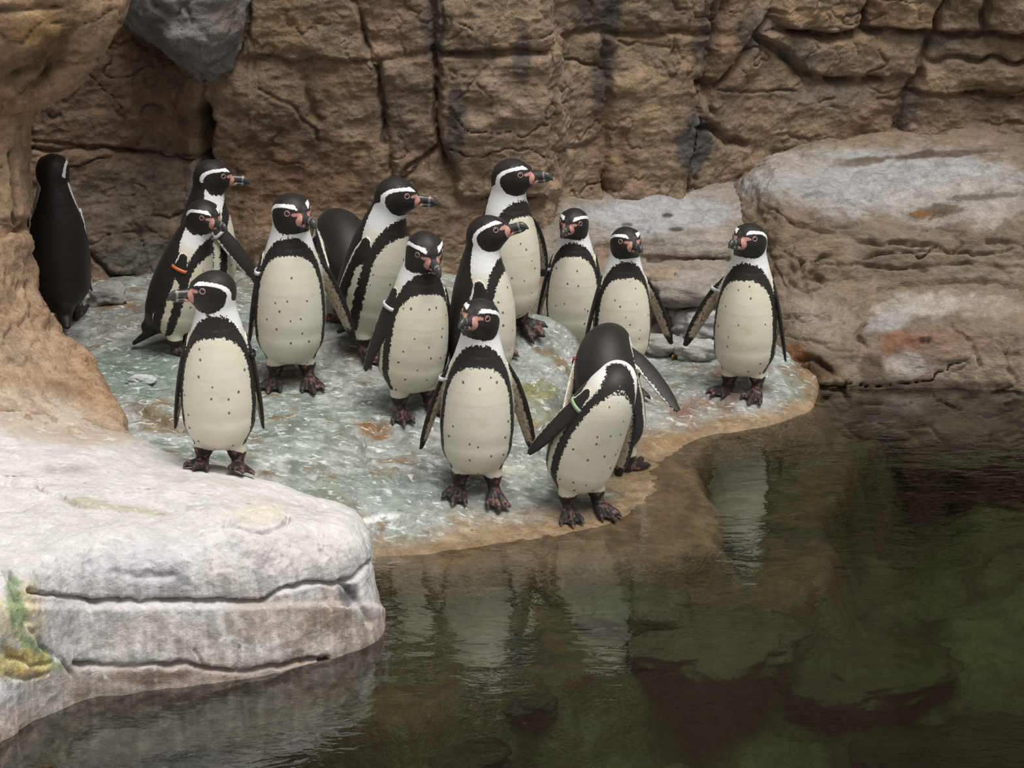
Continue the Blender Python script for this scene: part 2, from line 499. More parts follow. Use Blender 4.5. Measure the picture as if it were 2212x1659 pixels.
# orientation so normals look at the pool
e1 = V[F[0, 1]] - V[F[0, 0]]; e2 = V[F[0, 3]] - V[F[0, 0]]
if np.cross(e1, e2)[1] > 0: F = F[:, ::-1]
C = C * np.array([0.98, 0.98, 1.02])
attrs = {'Col': rgba(np.clip(C, 0, 1)).reshape(-1, 4)}
fb = bid[:-1, :-1].ravel()
m = fb < 0
v_, f_, a_ = sub_mesh(V, F, attrs, m)
wall = mesh_obj('wall_back', v_, f_, M_WALL, attrs=a_)
tag(wall, 'tall brown artificial rock wall with cracked blocks behind the penguins', 'rock wall', kind='structure')
for i, nm in enumerate(bnames):
    m = fb == i
    if m.sum() < 10: continue
    v_, f_, a_ = sub_mesh(V, F, attrs, m)
    mesh_obj('rock_block', v_, f_, M_WALL, parent=wall, attrs=a_)

# ---------------------------------------------------- rocky ground and pool bed (one height field)
land = [(985, 1060, .065), (1070, 1050, .065), (1215, 1092, .02), (1290, 1098, .018), (855, 890, .17), (925, 872, .18), (580, 812, .21), (665, 822, .2),
        (795, 748, .25), (1125, 722, .29), (385, 757, .21), (150, 700, .22), (300, 650, .24), (250, 750, .21), (700, 1000, .15), (600, 945, .19),
        (760, 1100, .10), (830, 1150, .045), (950, 1120, .045), (1050, 1000, .09), (1150, 1040, .05), (740, 900, .19), (520, 900, .2), (400, 880, .21), (330, 900, .22),
        (800, 1196, 0), (1000, 1186, 0), (1180, 1160, 0), (1330, 1118, 0), (1420, 1050, 0), (1445, 985, 0), (1530, 938, .0), (1650, 924, .0), (1740, 890, .0),
        (1570, 885, .04), (1690, 870, .03), (1550, 832, .055), (1630, 846, .05), (1380, 1016, .006), (1320, 1000, .02), (1250, 960, .06), (1180, 900, .14), (1120, 860, .19),
        (1180, 740, .29), (1230, 780, .24), (1130, 790, .25), (1330, 830, .075), (1235, 772, .10) , (1460, 860, .06), (1500, 800, .08), (1480, 760, .09), (1640, 760, .09), (1720, 830, .03), (1720, 780, .05),
        (1000, 800, .23), (900, 740, .27), (1350, 900, .06), (1430, 900, .05), (600, 700, .25), (900, 650, .28), (1200, 680, .13), (1400, 720, .11), (1600, 720, .11)]
land.remove((1235, 772, .10))
L = np.array([at_z(a, b, c) for a, b, c in land])
L = np.vstack([L, [(-2.5, 6.8, .25), (-2.5, 8.5, .25), (-1.6, 6.2, .24), (0, 8.6, .25), (2.6, 8.6, .0), (2.6, 7.6, .0), (1.9, 7.9, .0), (-.9, 6.1, .2), (-.6, 6.05, .15), (0.22, 7.85, .11), (.1, 7.8, .13)]])
def tps(A, B):
    r = np.linalg.norm(A[:, None, :2] - B[None, :, :2], axis=-1)
    return r * r * np.log(r + 1e-6)
nL = len(L)
K = tps(L, L) + np.eye(nL) * 0.004
Pm = np.hstack([np.ones((nL, 1)), L[:, :2]])
A = np.block([[K, Pm], [Pm.T, np.zeros((3, 3))]])
sol = np.linalg.solve(A, np.concatenate([L[:, 2], np.zeros(3)]))
def land_z(X):
    out = np.empty(len(X))
    for s in range(0, len(X), 40000):
        x = X[s:s + 40000]
        out[s:s + 40000] = tps(np.c_[x, np.zeros(len(x))], L) @ sol[:nL] + np.hstack([np.ones((len(x), 1)), x]) @ sol[nL:]
    return out
xs = np.concatenate([np.linspace(-2.6, -1.45, 40, endpoint=False), np.arange(-1.45, 1.0, 0.0095), np.linspace(1.0, 3.2, 130)])
ys = np.concatenate([np.linspace(3.2, 5.0, 50, endpoint=False), np.arange(5.0, 8.3, 0.0105), np.linspace(8.3, 9.3, 16)])
GX, GY = np.meshgrid(xs, ys)
XY = np.c_[GX.ravel(), GY.ravel()]
zl = land_z(XY)
P3 = np.c_[XY, np.zeros(len(XY))]
def plan(pts, z):
    return [tuple(at_z(a, b, z)[:2]) for a, b in pts]
wob = np.c_[fbm(P3 * 6, 3, 61), fbm(P3 * 6, 3, 62)] * 0.05
poly1 = plan([(600, 1250), (820, 1240), (1000, 1238), (1250, 1224), (1430, 1198), (1550, 1165), (1545, 1090), (1500, 1010), (1530, 962), (1650, 942), (1765, 905), (1775, 850)], -.03) + [(1.3, 9.5), (-3, 9.5), (-3, 5.9), (-.9, 5.9)]
poly2 = plan([(500, 1500), (850, 1560), (1060, 1470), (1290, 1405), (1500, 1372), (1700, 1300), (1790, 1240), (1770, 1100), (1850, 980), (1950, 880)], -.14) + [(1.8, 9.5), (-3, 9.5), (-3, 5.6), (-.9, 5.6)]
d1 = poly_sd(XY + wob * 0.6, poly1)
d2 = poly_sd(XY + wob, poly2)
nb = fbm(P3 * 3.0, 4, 63)
nb2 = fbm(P3 * 9.0, 4, 64)
w1 = sstep(-0.015, 0.07, d1)
w2 = sstep(-0.02, 0.12, d2)
dry = sstep(-0.01, 0.06, zl)
zl = zl + 0.075 * np.exp(-((XY[:, 0] - 0.13) / 0.17) ** 2 - ((XY[:, 1] - 7.37) / 0.085) ** 2)
zl = zl - 0.05 * np.exp(-((XY[:, 0] - 0.2) / 0.16) ** 2 - ((XY[:, 1] - 7.68) / 0.12) ** 2)
zl = zl + dry * (0.022 * fbm(P3 * 3.6, 3, 66) + 0.010 * ridged(P3 * np.array([10, 16, 1]), 4, 67) - 0.003) + 0.0035 * fbm(P3 * 40, 3, 68)
z = np.where(zl > 0.0, zl, np.maximum(zl, -0.055 + 0.01 * nb2))
z = z * (1 - w1) + w1 * (-0.15 + 0.05 * nb + 0.02 * nb2)
z = z * (1 - w2) + w2 * (-0.46 + 0.16 * nb + 0.05 * nb2)
PF = np.c_[XY, z]
QF = to_px(PF)
fl_cracks = [(0.022, 5, [(770, 962), (800, 945), (850, 930)]), (0.02, 4, [(845, 1032), (880, 1038), (915, 1036)]), (0.03, 6, [(780, 960), (776, 975), (790, 990)]),
             (0.03, 6, [(300, 885), (350, 905), (390, 925)]), (0.02, 4, [(700, 745), (720, 770), (700, 790)]), (0.03, 6, [(1180, 842), (1140, 850), (1120, 846)]),
             (0.025, 5, [(820, 905), (810, 930), (850, 938)]), (0.02, 5, [(260, 815), (310, 822), (330, 830)]), (0.025, 6, [(1440, 850), (1490, 866), (1560, 868)]),
             (0.02, 4, [(560, 1000), (620, 1010), (680, 1030)]), (0.02, 4, [(1100, 930), (1130, 925), (1170, 935)])]
PF[:, 2] -= carve(PF, None, QF, fl_cracks, 71) * (w1 < 0.5)
# colours
g = fbm(P3 * np.array([7, 12, 1]), 4, 72)[:, None]
g2 = fbm(P3 * np.array([22, 40, 1]), 4, 73)[:, None]
g3 = fbm(P3 * np.array([3, 4, 1]), 3, 74)[:, None]
cf = np.tile(srgb(168, 168, 162), (len(PF), 1))
k = sstep(-0.1, 0.35, g3 + 0.5 * g); cf = cf * (1 - 0.6 * k) + srgb(134, 146, 134) * 0.6 * k
k = sstep(0.12, 0.4, g2 + 0.3 * g); cf = cf * (1 - 0.35 * k) + srgb(222, 224, 220) * 0.35 * k
k = sstep(0.15, 0.45, -g2 + 0.5 * g); cf = cf * (1 - 0.6 * k) + srgb(112, 120, 108) * 0.6 * k
k = sstep(0.28, 0.5, fbm(P3 * np.array([13, 22, 1]), 4, 77)[:, None]); cf = cf * (1 - 0.75 * k) + srgb(136, 104, 60) * 0.75 * k
Cf = paint(cf[None], QF[None], PF[None], [
    (300, 800, 160, 60, 0, (108, 134, 120), 0.6), (260, 690, 120, 40, 0, (150, 148, 140), 0.6), (560, 760, 150, 40, 0, (118, 142, 128), 0.6),
    (350, 900, 70, 20, 20, (120, 92, 48), 0.8), (810, 925, 40, 22, 0, (138, 92, 40), 0.9), (780, 770, 60, 20, 20, (130, 104, 66), 0.5),
    (1140, 850, 60, 25, 0, (146, 140, 70), 0.8), (1160, 900, 90, 22, 0, (172, 168, 120), 0.5), (720, 1080, 50, 50, 0, (150, 132, 96), 0.6),
    (860, 1060, 260, 40, 0, (132, 148, 140), 0.6), (1000, 1090, 160, 26, 0, (150, 158, 150), 0.6), (1060, 1020, 90, 14, -4, (206, 204, 180), 0.7),
    (830, 1117, 44, 7, -6, (246, 246, 244), 1.0, 0.4), (790, 1126, 30, 5, -4, (244, 244, 240), 1.0, 0.4),
    (1500, 870, 90, 24, 0, (150, 110, 96), 0.6), (1560, 880, 40, 20, 0, (96, 56, 40), 0.8), (1480, 890, 40, 16, 0, (120, 70, 50), 0.7),
    (1640, 876, 50, 20, 0, (200, 200, 202), 0.6), (1740, 800, 60, 30, 0, (120, 84, 50), 0.8), (1580, 800, 90, 20, 0, (170, 160, 140), 0.4), (1470, 772, 60, 14, 0, (110, 132, 96), 0.6),
    (1420, 950, 80, 20, 0, (150, 120, 84), 0.6), (1330, 760, 60, 40, 0, (150, 150, 146), 0.4),
    (740, 600, 300, 60, 0, (120, 104, 84), 0.6), (250, 655, 60, 14, 0, (160, 104, 50), 0.7),
], 78)[0]
Cf = Cf * 0.86
# wet ochre strip along the shore, and the bed under water, by height above the water line
zt = PF[:, 2:3]
wetc = srgb(140, 112, 76) * (1 + 0.35 * g2) + srgb(60, 40, 10) * sstep(0.1, 0.4, g)
kz = sstep(0.045, 0.008, zt + 0.02 * g) * sstep(-3.2, -.2, PF[:, 0:1])
kz = kz * sstep(5.0, 5.4, PF[:, 1:2])
Cf = Cf * (1 - 0.85 * kz) + wetc * 0.85 * kz
uw = sstep(-0.03, -0.12, zt)
bed = srgb(100, 98, 68) * (1 + 0.5 * fbm(P3 * 5, 4, 79)[:, None]) + srgb(84, 94, 72) * sstep(0.0, 0.5, fbm(P3 * 2.2, 3, 80)[:, None])
kb = sstep(-0.30, -0.2, zt); bed = bed * (1 - kb) + srgb(100, 88, 58) * (1 + 0.4 * g2) * kb
k = sstep(0.12, 0.42, fbm(P3 * np.array([4, 5, 1]), 4, 81)[:, None]); bed = bed * (1 - 0.75 * k) + srgb(44, 48, 34) * 0.75 * k
Cf = Cf * (1 - uw) + bed * uw
wetf = sstep(0.05, 0.0, PF[:, 2])
floor = mesh_obj('floor', PF, grid_faces(len(ys), len(xs)), M_FLOOR, attrs={'Col': rgba(np.clip(Cf, 0, 1)), 'wet': wetf})
tag(floor, 'uneven grey green wet rock ground sloping down into the pool', 'rock ground', kind='structure')

# ---------------------------------------------------- left rock buttress (in front of the back wall)
rows = [(-900, 360, 7.1, 7.0), (-450, 350, 7.1, 6.95), (-160, 330, 7.08, 6.92), (-40, 285, 7.05, 6.9), (40, 256, 7.02, 6.9), (90, 236, 7.02, 6.92), (140, 205, 7.05, 6.98), (190, 150, 7.08, 7.02), (235, 92, 7.12, 7.06), (280, 70, 7.14, 7.08),
        (360, 66, 7.13, 7.06), (430, 72, 7.1, 7.02), (495, 64, 7.08, 7.0), (525, 68, 7.0, 6.88), (600, 78, 6.97, 6.8), (680, 108, 6.9, 6.7), (740, 162, 6.85, 6.6), (800, 206, 6.78, 6.5),
        (860, 240, 6.66, 6.4), (920, 268, 6.5, 6.28), (980, 292, 6.32, 6.14), (1050, 280, 6.1, 5.95)]
ctrl = []
for py, sil, Ys, Yf in rows:
    ctrl.append([at_y(sil - 60, py, Ys + .75), at_y(sil - 12, py, Ys + .28), at_y(sil, py, Ys + 0.09), at_y(sil - 26, py, Ys - .02), at_y(sil * 0.45 - 20, py, (Ys + Yf) / 2 - .02),
                 at_y(-60, py, Yf), at_y(-420, py, Yf - .1), at_y(-900, py, Yf - .1)])
G = loft(ctrl, 400, 230)
N = grid_normals(G)
if N[..., 1].mean() > 0: N = -N
Q = to_px(G)
h = 0.035 * fbm(G * 4, 4, 101) + 0.016 * fbm(G * np.array([13, 13, 17]), 4, 102) + 0.005 * ridged(G * 32, 3, 103)
lc = [(0.05, 6, [(0, 20), (60, 18), (120, 15)]), (0.04, 10, [(160, 60), (130, 110), (105, 150), (60, 200)]), (0.04, 9, [(30, 160), (80, 140), (110, 100)]),
      (0.05, 8, [(0, 512), (30, 500), (70, 470)]), (0.04, 5, [(25, 330), (32, 420), (28, 500)]), (0.03, 6, [(110, 700), (140, 720), (170, 760)]),
      (0.02, 5, [(150, 800), (190, 805)]), (0.03, 5, [(10, 215), (40, 225), (75, 210)]), (0.02, 5, [(60, 610), (72, 660)])]
h = h - carve(G, N, Q, lc, 104) - hairlines(G, (6, 6, 7), 0.035, 0.02, 107)
G = G + N * h[..., None]
Q = to_px(G)
col = srgb(158, 130, 104) * (1 + 0.2 * fbm(G * 6, 3, 105)[..., None])
col = paint(col, Q, G, [
    (90, 60, 90, 60, 0, (164, 130, 84), 0.6), (120, 110, 36, 60, 30, (84, 70, 54), 0.7), (60, 150, 70, 50, 0, (104, 84, 62), 0.7), (170, 50, 60, 40, 20, (120, 98, 70), 0.5),
    (30, 230, 60, 40, 0, (130, 106, 80), 0.5), (30, 400, 40, 100, 0, (150, 126, 100), 0.5), (60, 620, 50, 80, 0, (160, 134, 108), 0.5), (140, 790, 80, 50, 30, (170, 140, 108), 0.5),
    (60, 760, 90, 60, 0, (176, 154, 130), 0.5), (40, 860, 150, 30, 10, (176, 160, 144), 0.6), (220, 880, 50, 40, 40, (168, 136, 106), 0.5),
    (60, 900, 240, 70, 12, (186, 166, 146), 0.7, 0.3), (20, 975, 320, 80, 8, (200, 188, 178), 0.9, 0.25), (220, 990, 160, 50, 10, (212, 204, 196), 0.9, 0.25), (60, 900, 100, 14, 10, (120, 92, 66), 0.5), (150, 840, 60, 10, 20, (110, 84, 60), 0.5)], 106)
V = G.reshape(-1, 3); F = grid_faces(*G.shape[:2])
if np.cross(V[F[0, 1]] - V[F[0, 0]], V[F[0, 3]] - V[F[0, 0]]) @ N.reshape(-1, 3)[0] < 0: F = F[:, ::-1]
left = mesh_obj('wall_left', V, F, M_WALL, attrs={'Col': rgba(np.clip(col, 0, 1)).reshape(-1, 4)})
tag(left, 'tan rock buttress with a bulging overhang, flaring out onto the pale boulder', 'rock wall', kind='structure')

# ---------------------------------------------------- pale boulder at the pool edge
front = [(-500, 1760), (-150, 1680), (0, 1600), (120, 1530), (200, 1500), (300, 1490), (430, 1474), (560, 1455), (690, 1424), (780, 1394), (826, 1362)]
O = [at_z(a, b, 0)[:2] for a, b in front]
O += [at_z(824, 1300, 0.02)[:2], at_z(806, 1230, .03)[:2], at_z(788, 1170, .10)[:2]]
O += [at_z(a, b, c)[:2] for a, b, c in [(735, 1104, .18), (610, 1046, .22), (500, 1004, .24), (380, 970, .25), (300, 940, .26), (200, 880, .3), (0, 800, .3)]]
O += [np.array((-2.0, 6.6)), np.array((-2.4, 5.8))]
O = np.array(O)
Oc = np.vstack([O, O[:1]])
Oc = catmull(Oc[:, None, :], 900, 0)[:, 0]
s = np.concatenate([[0], np.cumsum(np.linalg.norm(np.diff(Oc, axis=0), axis=1))])
NT = 800
sfr = s[np.argmin(np.linalg.norm(Oc - O[14], axis=1))]
su = np.r_[np.linspace(0, sfr, 620, endpoint=False), np.linspace(sfr, s[-1], NT - 620)]
Oc = np.c_[np.interp(su, s, Oc[:, 0]), np.interp(su, s, Oc[:, 1])]
tops = [(760, 1152, .275), (690, 1135, .31), (600, 1120, .335), (400, 1122, .36), (200, 1130, .37), (0, 1150, .37), (515, 1012, .27), (445, 1006, .28), (650, 1072, .285), (300, 1000, .32), (100, 960, .36), (270, 935, .30),
        (0, 850, .42), (735, 1108, .215), (560, 1075, .32), (350, 1070, .355), (150, 1060, .37), (0, 1350, .33), (70, 1440, .28), (-200, 1400, .3)]
T = np.array([at_z(*t) for t in tops] + [(-2.2, 6, .4), (-2.0, 5.4, .3)])
Kt = tps(T, T) + np.eye(len(T)) * .01
At = np.block([[Kt, np.c_[np.ones(len(T)), T[:, :2]]], [np.c_[np.ones(len(T)), T[:, :2]].T, np.zeros((3, 3))]])
st = np.linalg.solve(At, np.r_[T[:, 2], 0, 0, 0])
def top_z(X):
    return tps(np.c_[X, np.zeros(len(X))], T) @ st[:len(T)] + np.c_[np.ones(len(X)), X] @ st[len(T):]
ma, mb = np.array([-1.7, 6.0]), np.array([-0.62, 5.86])
ab = mb - ma
tt = np.clip(((Oc - ma) @ ab) / (ab @ ab), 0, 1)
Mm = ma + tt[:, None] * ab
rowsP = []
n_face, n_rnd, n_top = 120, 50, 150
toM = Mm - Oc
lenM = np.linalg.norm(toM, axis=1, keepdims=True)
dirM = toM / lenM
rho = np.minimum(0.13, lenM[:, 0] * 0.45)
lean = 0.05
edge_in = lean + rho
ztop_edge = top_z(Oc + dirM * edge_in[:, None])
for i in range(n_face):
    f = i / n_face
    zz_ = -0.42 + f * (ztop_edge - rho * 0.8 + 0.42)
    ins = lean * np.clip(zz_ / 0.3, -0.6, 1)
    rowsP.append(np.c_[Oc + dirM * ins[:, None], zz_])
for i in range(n_rnd):
    a = (i / n_rnd) * math.pi / 2
    zz_ = ztop_edge - rho * 0.8 * (1 - math.sin(a))
    ins = lean * np.clip((ztop_edge - rho * 0.8) / 0.3, -0.6, 1) * (1 - math.sin(a)) + math.sin(a) * lean + rho * (1 - math.cos(a))
    rowsP.append(np.c_[Oc + dirM * ins[:, None], zz_])
for i in range(n_top + 1):
    f = i / n_top
    XYt = Oc + dirM * (edge_in[:, None] + (lenM - edge_in[:, None]) * f)
    rowsP.append(np.c_[XYt, top_z(XYt)])
G = np.array(rowsP)
N = grid_normals(G)
if N[n_face + n_rnd + 20, :, 2].mean() < 0: N = -N
Q = to_px(G)
h = 0.022 * fbm(G * 3.5, 3, 121) + 0.010 * fbm(G * 11, 3, 122) + 0.003 * ridged(G * 34, 3, 123)
bc = [(0.055, 4.5, [(60, 1278), (120, 1288), (200, 1297), (300, 1300), (420, 1296), (500, 1300), (560, 1298), (620, 1268), (660, 1260), (720, 1262), (760, 1245), (800, 1215)]),
      (0.048, 4.5, [(150, 1428), (260, 1434), (340, 1432), (400, 1428), (440, 1436), (500, 1444), (540, 1446), (620, 1430), (700, 1420)]),
      (0.022, 4.5, [(0, 1035), (70, 1050), (120, 1075), (180, 1097), (280, 1104), (380, 1094), (430, 1100), (470, 1116), (490, 1130), (530, 1142), (570, 1146), (600, 1140), (622, 1120)]),
      (0.02, 4, [(20, 1285), (40, 1340), (70, 1390), (110, 1420), (140, 1450)]), (0.03, 8, [(10, 1240), (30, 1290), (45, 1340)]),
      (0.012, 9, [(245, 1235), (300, 1250), (370, 1246)]), (0.015, 3, [(0, 1420), (60, 1432), (100, 1428)]), (0.015, 3, [(0, 1455), (50, 1462), (90, 1450)]),
      (0.03, 6, [(740, 1255), (760, 1290), (775, 1320), (790, 1345)]), (0.015, 3, [(420, 1400), (440, 1430)]), (0.012, 3, [(515, 1395), (505, 1440)]),
      (0.012, 4, [(430, 1150), (480, 1140), (490, 1125)])]
h = h - carve(G, N, Q, bc, 124)
# the middle layer stands a little proud of the top one
midl = sstep(1300, 1316, Q[..., 1] + 8 * fbm(G * 6, 2, 126)) * sstep(-.1, .05, G[..., 2])
h = h + 0.012 * midl
G = G + N * h[..., None]
Q = to_px(G)
col = srgb(206, 201, 199) * (1 + 0.13 * fbm(G * np.array([9, 9, 4]), 4, 125)[..., None])
lowk = sstep(0.14, 0.0, G[..., 2] + 0.05 * fbm(G * np.array([8, 8, 2]), 4, 127))[..., None]
col = col * (1 - 0.7 * lowk) + srgb(150, 122, 100) * 0.7 * lowk
col = paint(col, Q, G, [
    (300, 1230, 180, 60, 0, (188, 186, 194), 0.6), (470, 1240, 60, 50, 0, (206, 198, 188), 0.5), (600, 1200, 100, 60, 0, (202, 192, 190), 0.5), (330, 1370, 190, 55, 0, (178, 166, 160), 0.6),
    (600, 1340, 120, 60, 0, (172, 152, 138), 0.6), (720, 1330, 70, 60, 0, (140, 112, 88), 0.7), (750, 1290, 26, 40, 0, (92, 88, 96), 0.8), (700, 1200, 70, 60, 0, (206, 198, 192), 0.5),
    (50, 1330, 50, 80, 10, (214, 200, 158), 0.8), (35, 1300, 20, 60, -10, (112, 140, 96), 0.8, 1.0), (80, 1410, 60, 18, 40, (118, 146, 100), 0.8, 1.0), (40, 1440, 70, 40, 0, (216, 196, 120), 0.85),
    (60, 1455, 40, 10, 10, (170, 132, 40), 0.8, 1.0), (30, 1410, 40, 10, 20, (120, 92, 40), 0.6, 1.0), (80, 1500, 100, 40, 20, (196, 190, 186), 0.6),
    (250, 1096, 120, 10, 8, (168, 164, 128), 0.6, 0.9), (560, 1110, 70, 22, 0, (214, 204, 180), 0.6), (440, 1040, 160, 12, 5, (178, 168, 160), 0.5, 1.0), (620, 1090, 120, 8, 12, (186, 174, 158), 0.5, 1.0),
    (150, 1010, 60, 10, 0, (150, 140, 134), 0.5, 1.0), (100, 900, 260, 60, 10, (176, 156, 136), 0.85, 0.2), (520, 1020, 60, 10, 10, (170, 164, 156), 0.4), (300, 1460, 110, 20, 0, (120, 92, 72), 0.7)], 128)
V = G.reshape(-1, 3); F = grid_faces(*G.shape[:2])
iq = (n_face + n_rnd + 20) * (NT - 1) + 50
if np.cross(V[F[iq, 1]] - V[F[iq, 0]], V[F[iq, 3]] - V[F[iq, 0]])[2] < 0: F = F[:, ::-1]
boulder = mesh_obj('boulder', V, F, M_BOULDER, attrs={'Col': rgba(np.clip(col, 0, 1)).reshape(-1, 4)})
tag(boulder, 'big pale streaked boulder with long horizontal cracks at the pool edge', 'boulder')

# ---------------------------------------------------- layered ledge right of the pool corner
def ledge(name, cols, nr, nc, seed, strata, amp, cracks, base_c, strokes, label, dim=0.74):
    ctrl = [[at_y(px, r[i][0], r[i][1]) for px, r in cols] for i in range(len(cols[0][1]))]
    G = loft(ctrl, nr, nc)
    N = grid_normals(G)
    if (N[..., 2].mean() < 0): N = -N
    Q = to_px(G)
    wv = G * np.array([2.4, 2.4, strata]) + 0.9 * fbm(G * 3.5, 3, seed + 5)[..., None]
    steep = 1 - np.abs(N[..., 2])
    h = 0.030 * fbm(G * 3.5, 3, seed) + amp * fbm(wv, 3, seed + 1) * (0.15 + steep) * (0.25 + 0.75 * sstep(.10, .2, G[..., 2]))  + 0.02 * fbm(G * 8, 3, seed + 8) + 0.008 * fbm(G * np.array([14, 14, 22]), 3, seed + 2) + 0.004 * ridged(G * 34, 3, seed + 3)
    h = h - carve(G, N, Q, cracks, seed + 4) - hairlines(G, (3, 3, 13), 0.04, 0.045, seed + 10) * (0.2 + steep) - hairlines(G, (5, 5, 9), 0.035, 0.012, seed + 14)
    G = G + N * h[..., None]
    Q = to_px(G)
    col = base_c * (1 + 0.22 * fbm(G * np.array([7, 7, 14]), 4, seed + 6)[..., None])
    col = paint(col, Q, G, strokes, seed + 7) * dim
    V = G.reshape(-1, 3); F = grid_faces(*G.shape[:2])
    if np.cross(V[F[0, 1]] - V[F[0, 0]], V[F[0, 3]] - V[F[0, 0]]) @ N.reshape(-1, 3)[0] < 0: F = F[:, ::-1]
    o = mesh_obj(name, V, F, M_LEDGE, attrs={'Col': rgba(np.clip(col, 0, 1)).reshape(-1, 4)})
    return tag(o, label, 'rock ledge')
rc = [
    (1560, [(330, 9.1), (390, 8.8), (440, 8.65), (500, 8.5), (560, 8.4), (620, 8.3), (660, 8.25), (720, 8.15), (780, 8.05), (840, 8.0), (900, 7.98), (1010, 7.95)]),
    (1625, [(318, 9.1), (360, 8.72), (410, 8.5), (460, 8.38), (520, 8.27), (590, 8.16), (640, 8.1), (690, 8.02), (750, 7.93), (820, 7.85), (880, 7.82), (1010, 7.8)]),
    (1690, [(300, 9.1), (345, 8.68), (395, 8.4), (445, 8.25), (510, 8.14), (585, 8.05), (635, 7.98), (690, 7.9), (750, 7.82), (805, 7.77), (860, 7.74), (1010, 7.7)]),
    (1780, [(285, 9.12), (338, 8.72), (405, 8.4), (455, 8.22), (520, 8.12), (590, 8.04), (640, 7.97), (690, 7.86), (745, 7.76), (800, 7.70), (858, 7.66), (1010, 7.62)]),
    (1900, [(268, 9.12), (330, 8.76), (415, 8.42), (480, 8.22), (535, 8.13), (600, 8.06), (640, 7.97), (682, 7.82), (740, 7.73), (800, 7.68), (855, 7.64), (1010, 7.6)]),
    (2050, [(262, 9.12), (320, 8.78), (395, 8.45), (470, 8.22), (530, 8.12), (598, 8.05), (638, 7.95), (680, 7.8), (740, 7.71), (800, 7.66), (855, 7.63), (1010, 7.58)]),
    (2212, [(262, 9.1), (318, 8.78), (390, 8.45), (460, 8.22), (525, 8.12), (596, 8.05), (638, 7.95), (682, 7.8), (740, 7.71), (800, 7.66), (855, 7.63), (1010, 7.58)]),
    (2600, [(262, 9.0), (318, 8.7), (390, 8.4), (460, 8.18), (525, 8.08), (596, 8.0), (638, 7.9), (682, 7.75), (740, 7.66), (800, 7.6), (855, 7.57), (1010, 7.5)]),
    (3300, [(262, 8.7), (318, 8.4), (390, 8.2), (460, 8.0), (525, 7.9), (596, 7.8), (638, 7.7), (682, 7.5), (740, 7.4), (800, 7.35), (855, 7.3), (1010, 7.2)])]
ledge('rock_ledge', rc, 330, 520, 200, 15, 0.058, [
    (0.03, 5, [(1850, 512), (1900, 525), (1950, 520), (2020, 530)]), (0.025, 4, [(1900, 545), (2000, 540), (2100, 552), (2212, 540)]),
    (0.03, 4, [(1900, 620), (1960, 612), (2060, 606), (2130, 612), (2212, 622)]), (0.02, 4, [(1740, 590), (1800, 602), (1880, 600)]),
    (0.02, 4, [(1760, 565), (1850, 570), (1930, 580), (2100, 572)]), (0.03, 5, [(1740, 420), (1800, 432), (1880, 425)]), (0.025, 6, [(1970, 470), (2030, 445), (2100, 425), (2212, 415)]),
    (0.03, 5, [(1860, 690), (1850, 720), (1870, 740)]), (0.03, 6, [(1720, 780), (1750, 770), (1790, 800)]), (0.025, 4, [(2060, 700), (2100, 740), (2120, 790)]),
    (0.025, 4, [(2130, 520), (2170, 525), (2212, 535)]), (0.02, 4, [(1690, 540), (1730, 560), (1750, 640)]), (0.02, 4, [(1700, 470), (1760, 490), (1800, 500)])],
    srgb(142, 124, 104), [
    (1900, 385, 360, 85, 0, (186, 183, 182), 0.9, 0.5), (2100, 440, 200, 50, 0, (188, 178, 168), 0.7), (1700, 350, 110, 30, 0, (182, 170, 158), 0.7), (1900, 300, 300, 24, 0, (160, 138, 114), 0.7),
    (2010, 335, 170, 9, -4, (96, 80, 64), 0.9, 0.7), (1860, 350, 70, 10, -6, (110, 94, 80), 0.8, 0.7), (2020, 455, 60, 16, -8, (104, 84, 60), 0.85, 0.9), (2120, 425, 90, 8, -4, (108, 96, 84), 0.8, 0.8),
    (1990, 462, 30, 8, 0, (140, 96, 44), 0.8), (1700, 520, 70, 100, 20, (140, 116, 94), 0.7), (1780, 560, 60, 60, 0, (150, 126, 102), 0.5),
    (2000, 655, 130, 26, -5, (194, 184, 174), 0.8), (2140, 660, 80, 24, 0, (180, 166, 150), 0.6), (1920, 690, 60, 26, -20, (190, 186, 184), 0.7), (1780, 690, 80, 60, 0, (172, 156, 140), 0.6),
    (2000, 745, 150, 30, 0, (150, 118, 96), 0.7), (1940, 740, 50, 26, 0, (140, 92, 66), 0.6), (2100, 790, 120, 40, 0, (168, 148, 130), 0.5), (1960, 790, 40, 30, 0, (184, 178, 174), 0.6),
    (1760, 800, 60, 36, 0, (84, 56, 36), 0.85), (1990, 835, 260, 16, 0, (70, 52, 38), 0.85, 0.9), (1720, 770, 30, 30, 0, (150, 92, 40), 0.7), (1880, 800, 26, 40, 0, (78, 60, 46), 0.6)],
    'long grey topped rock ledge with brown layered strata beside the pool')
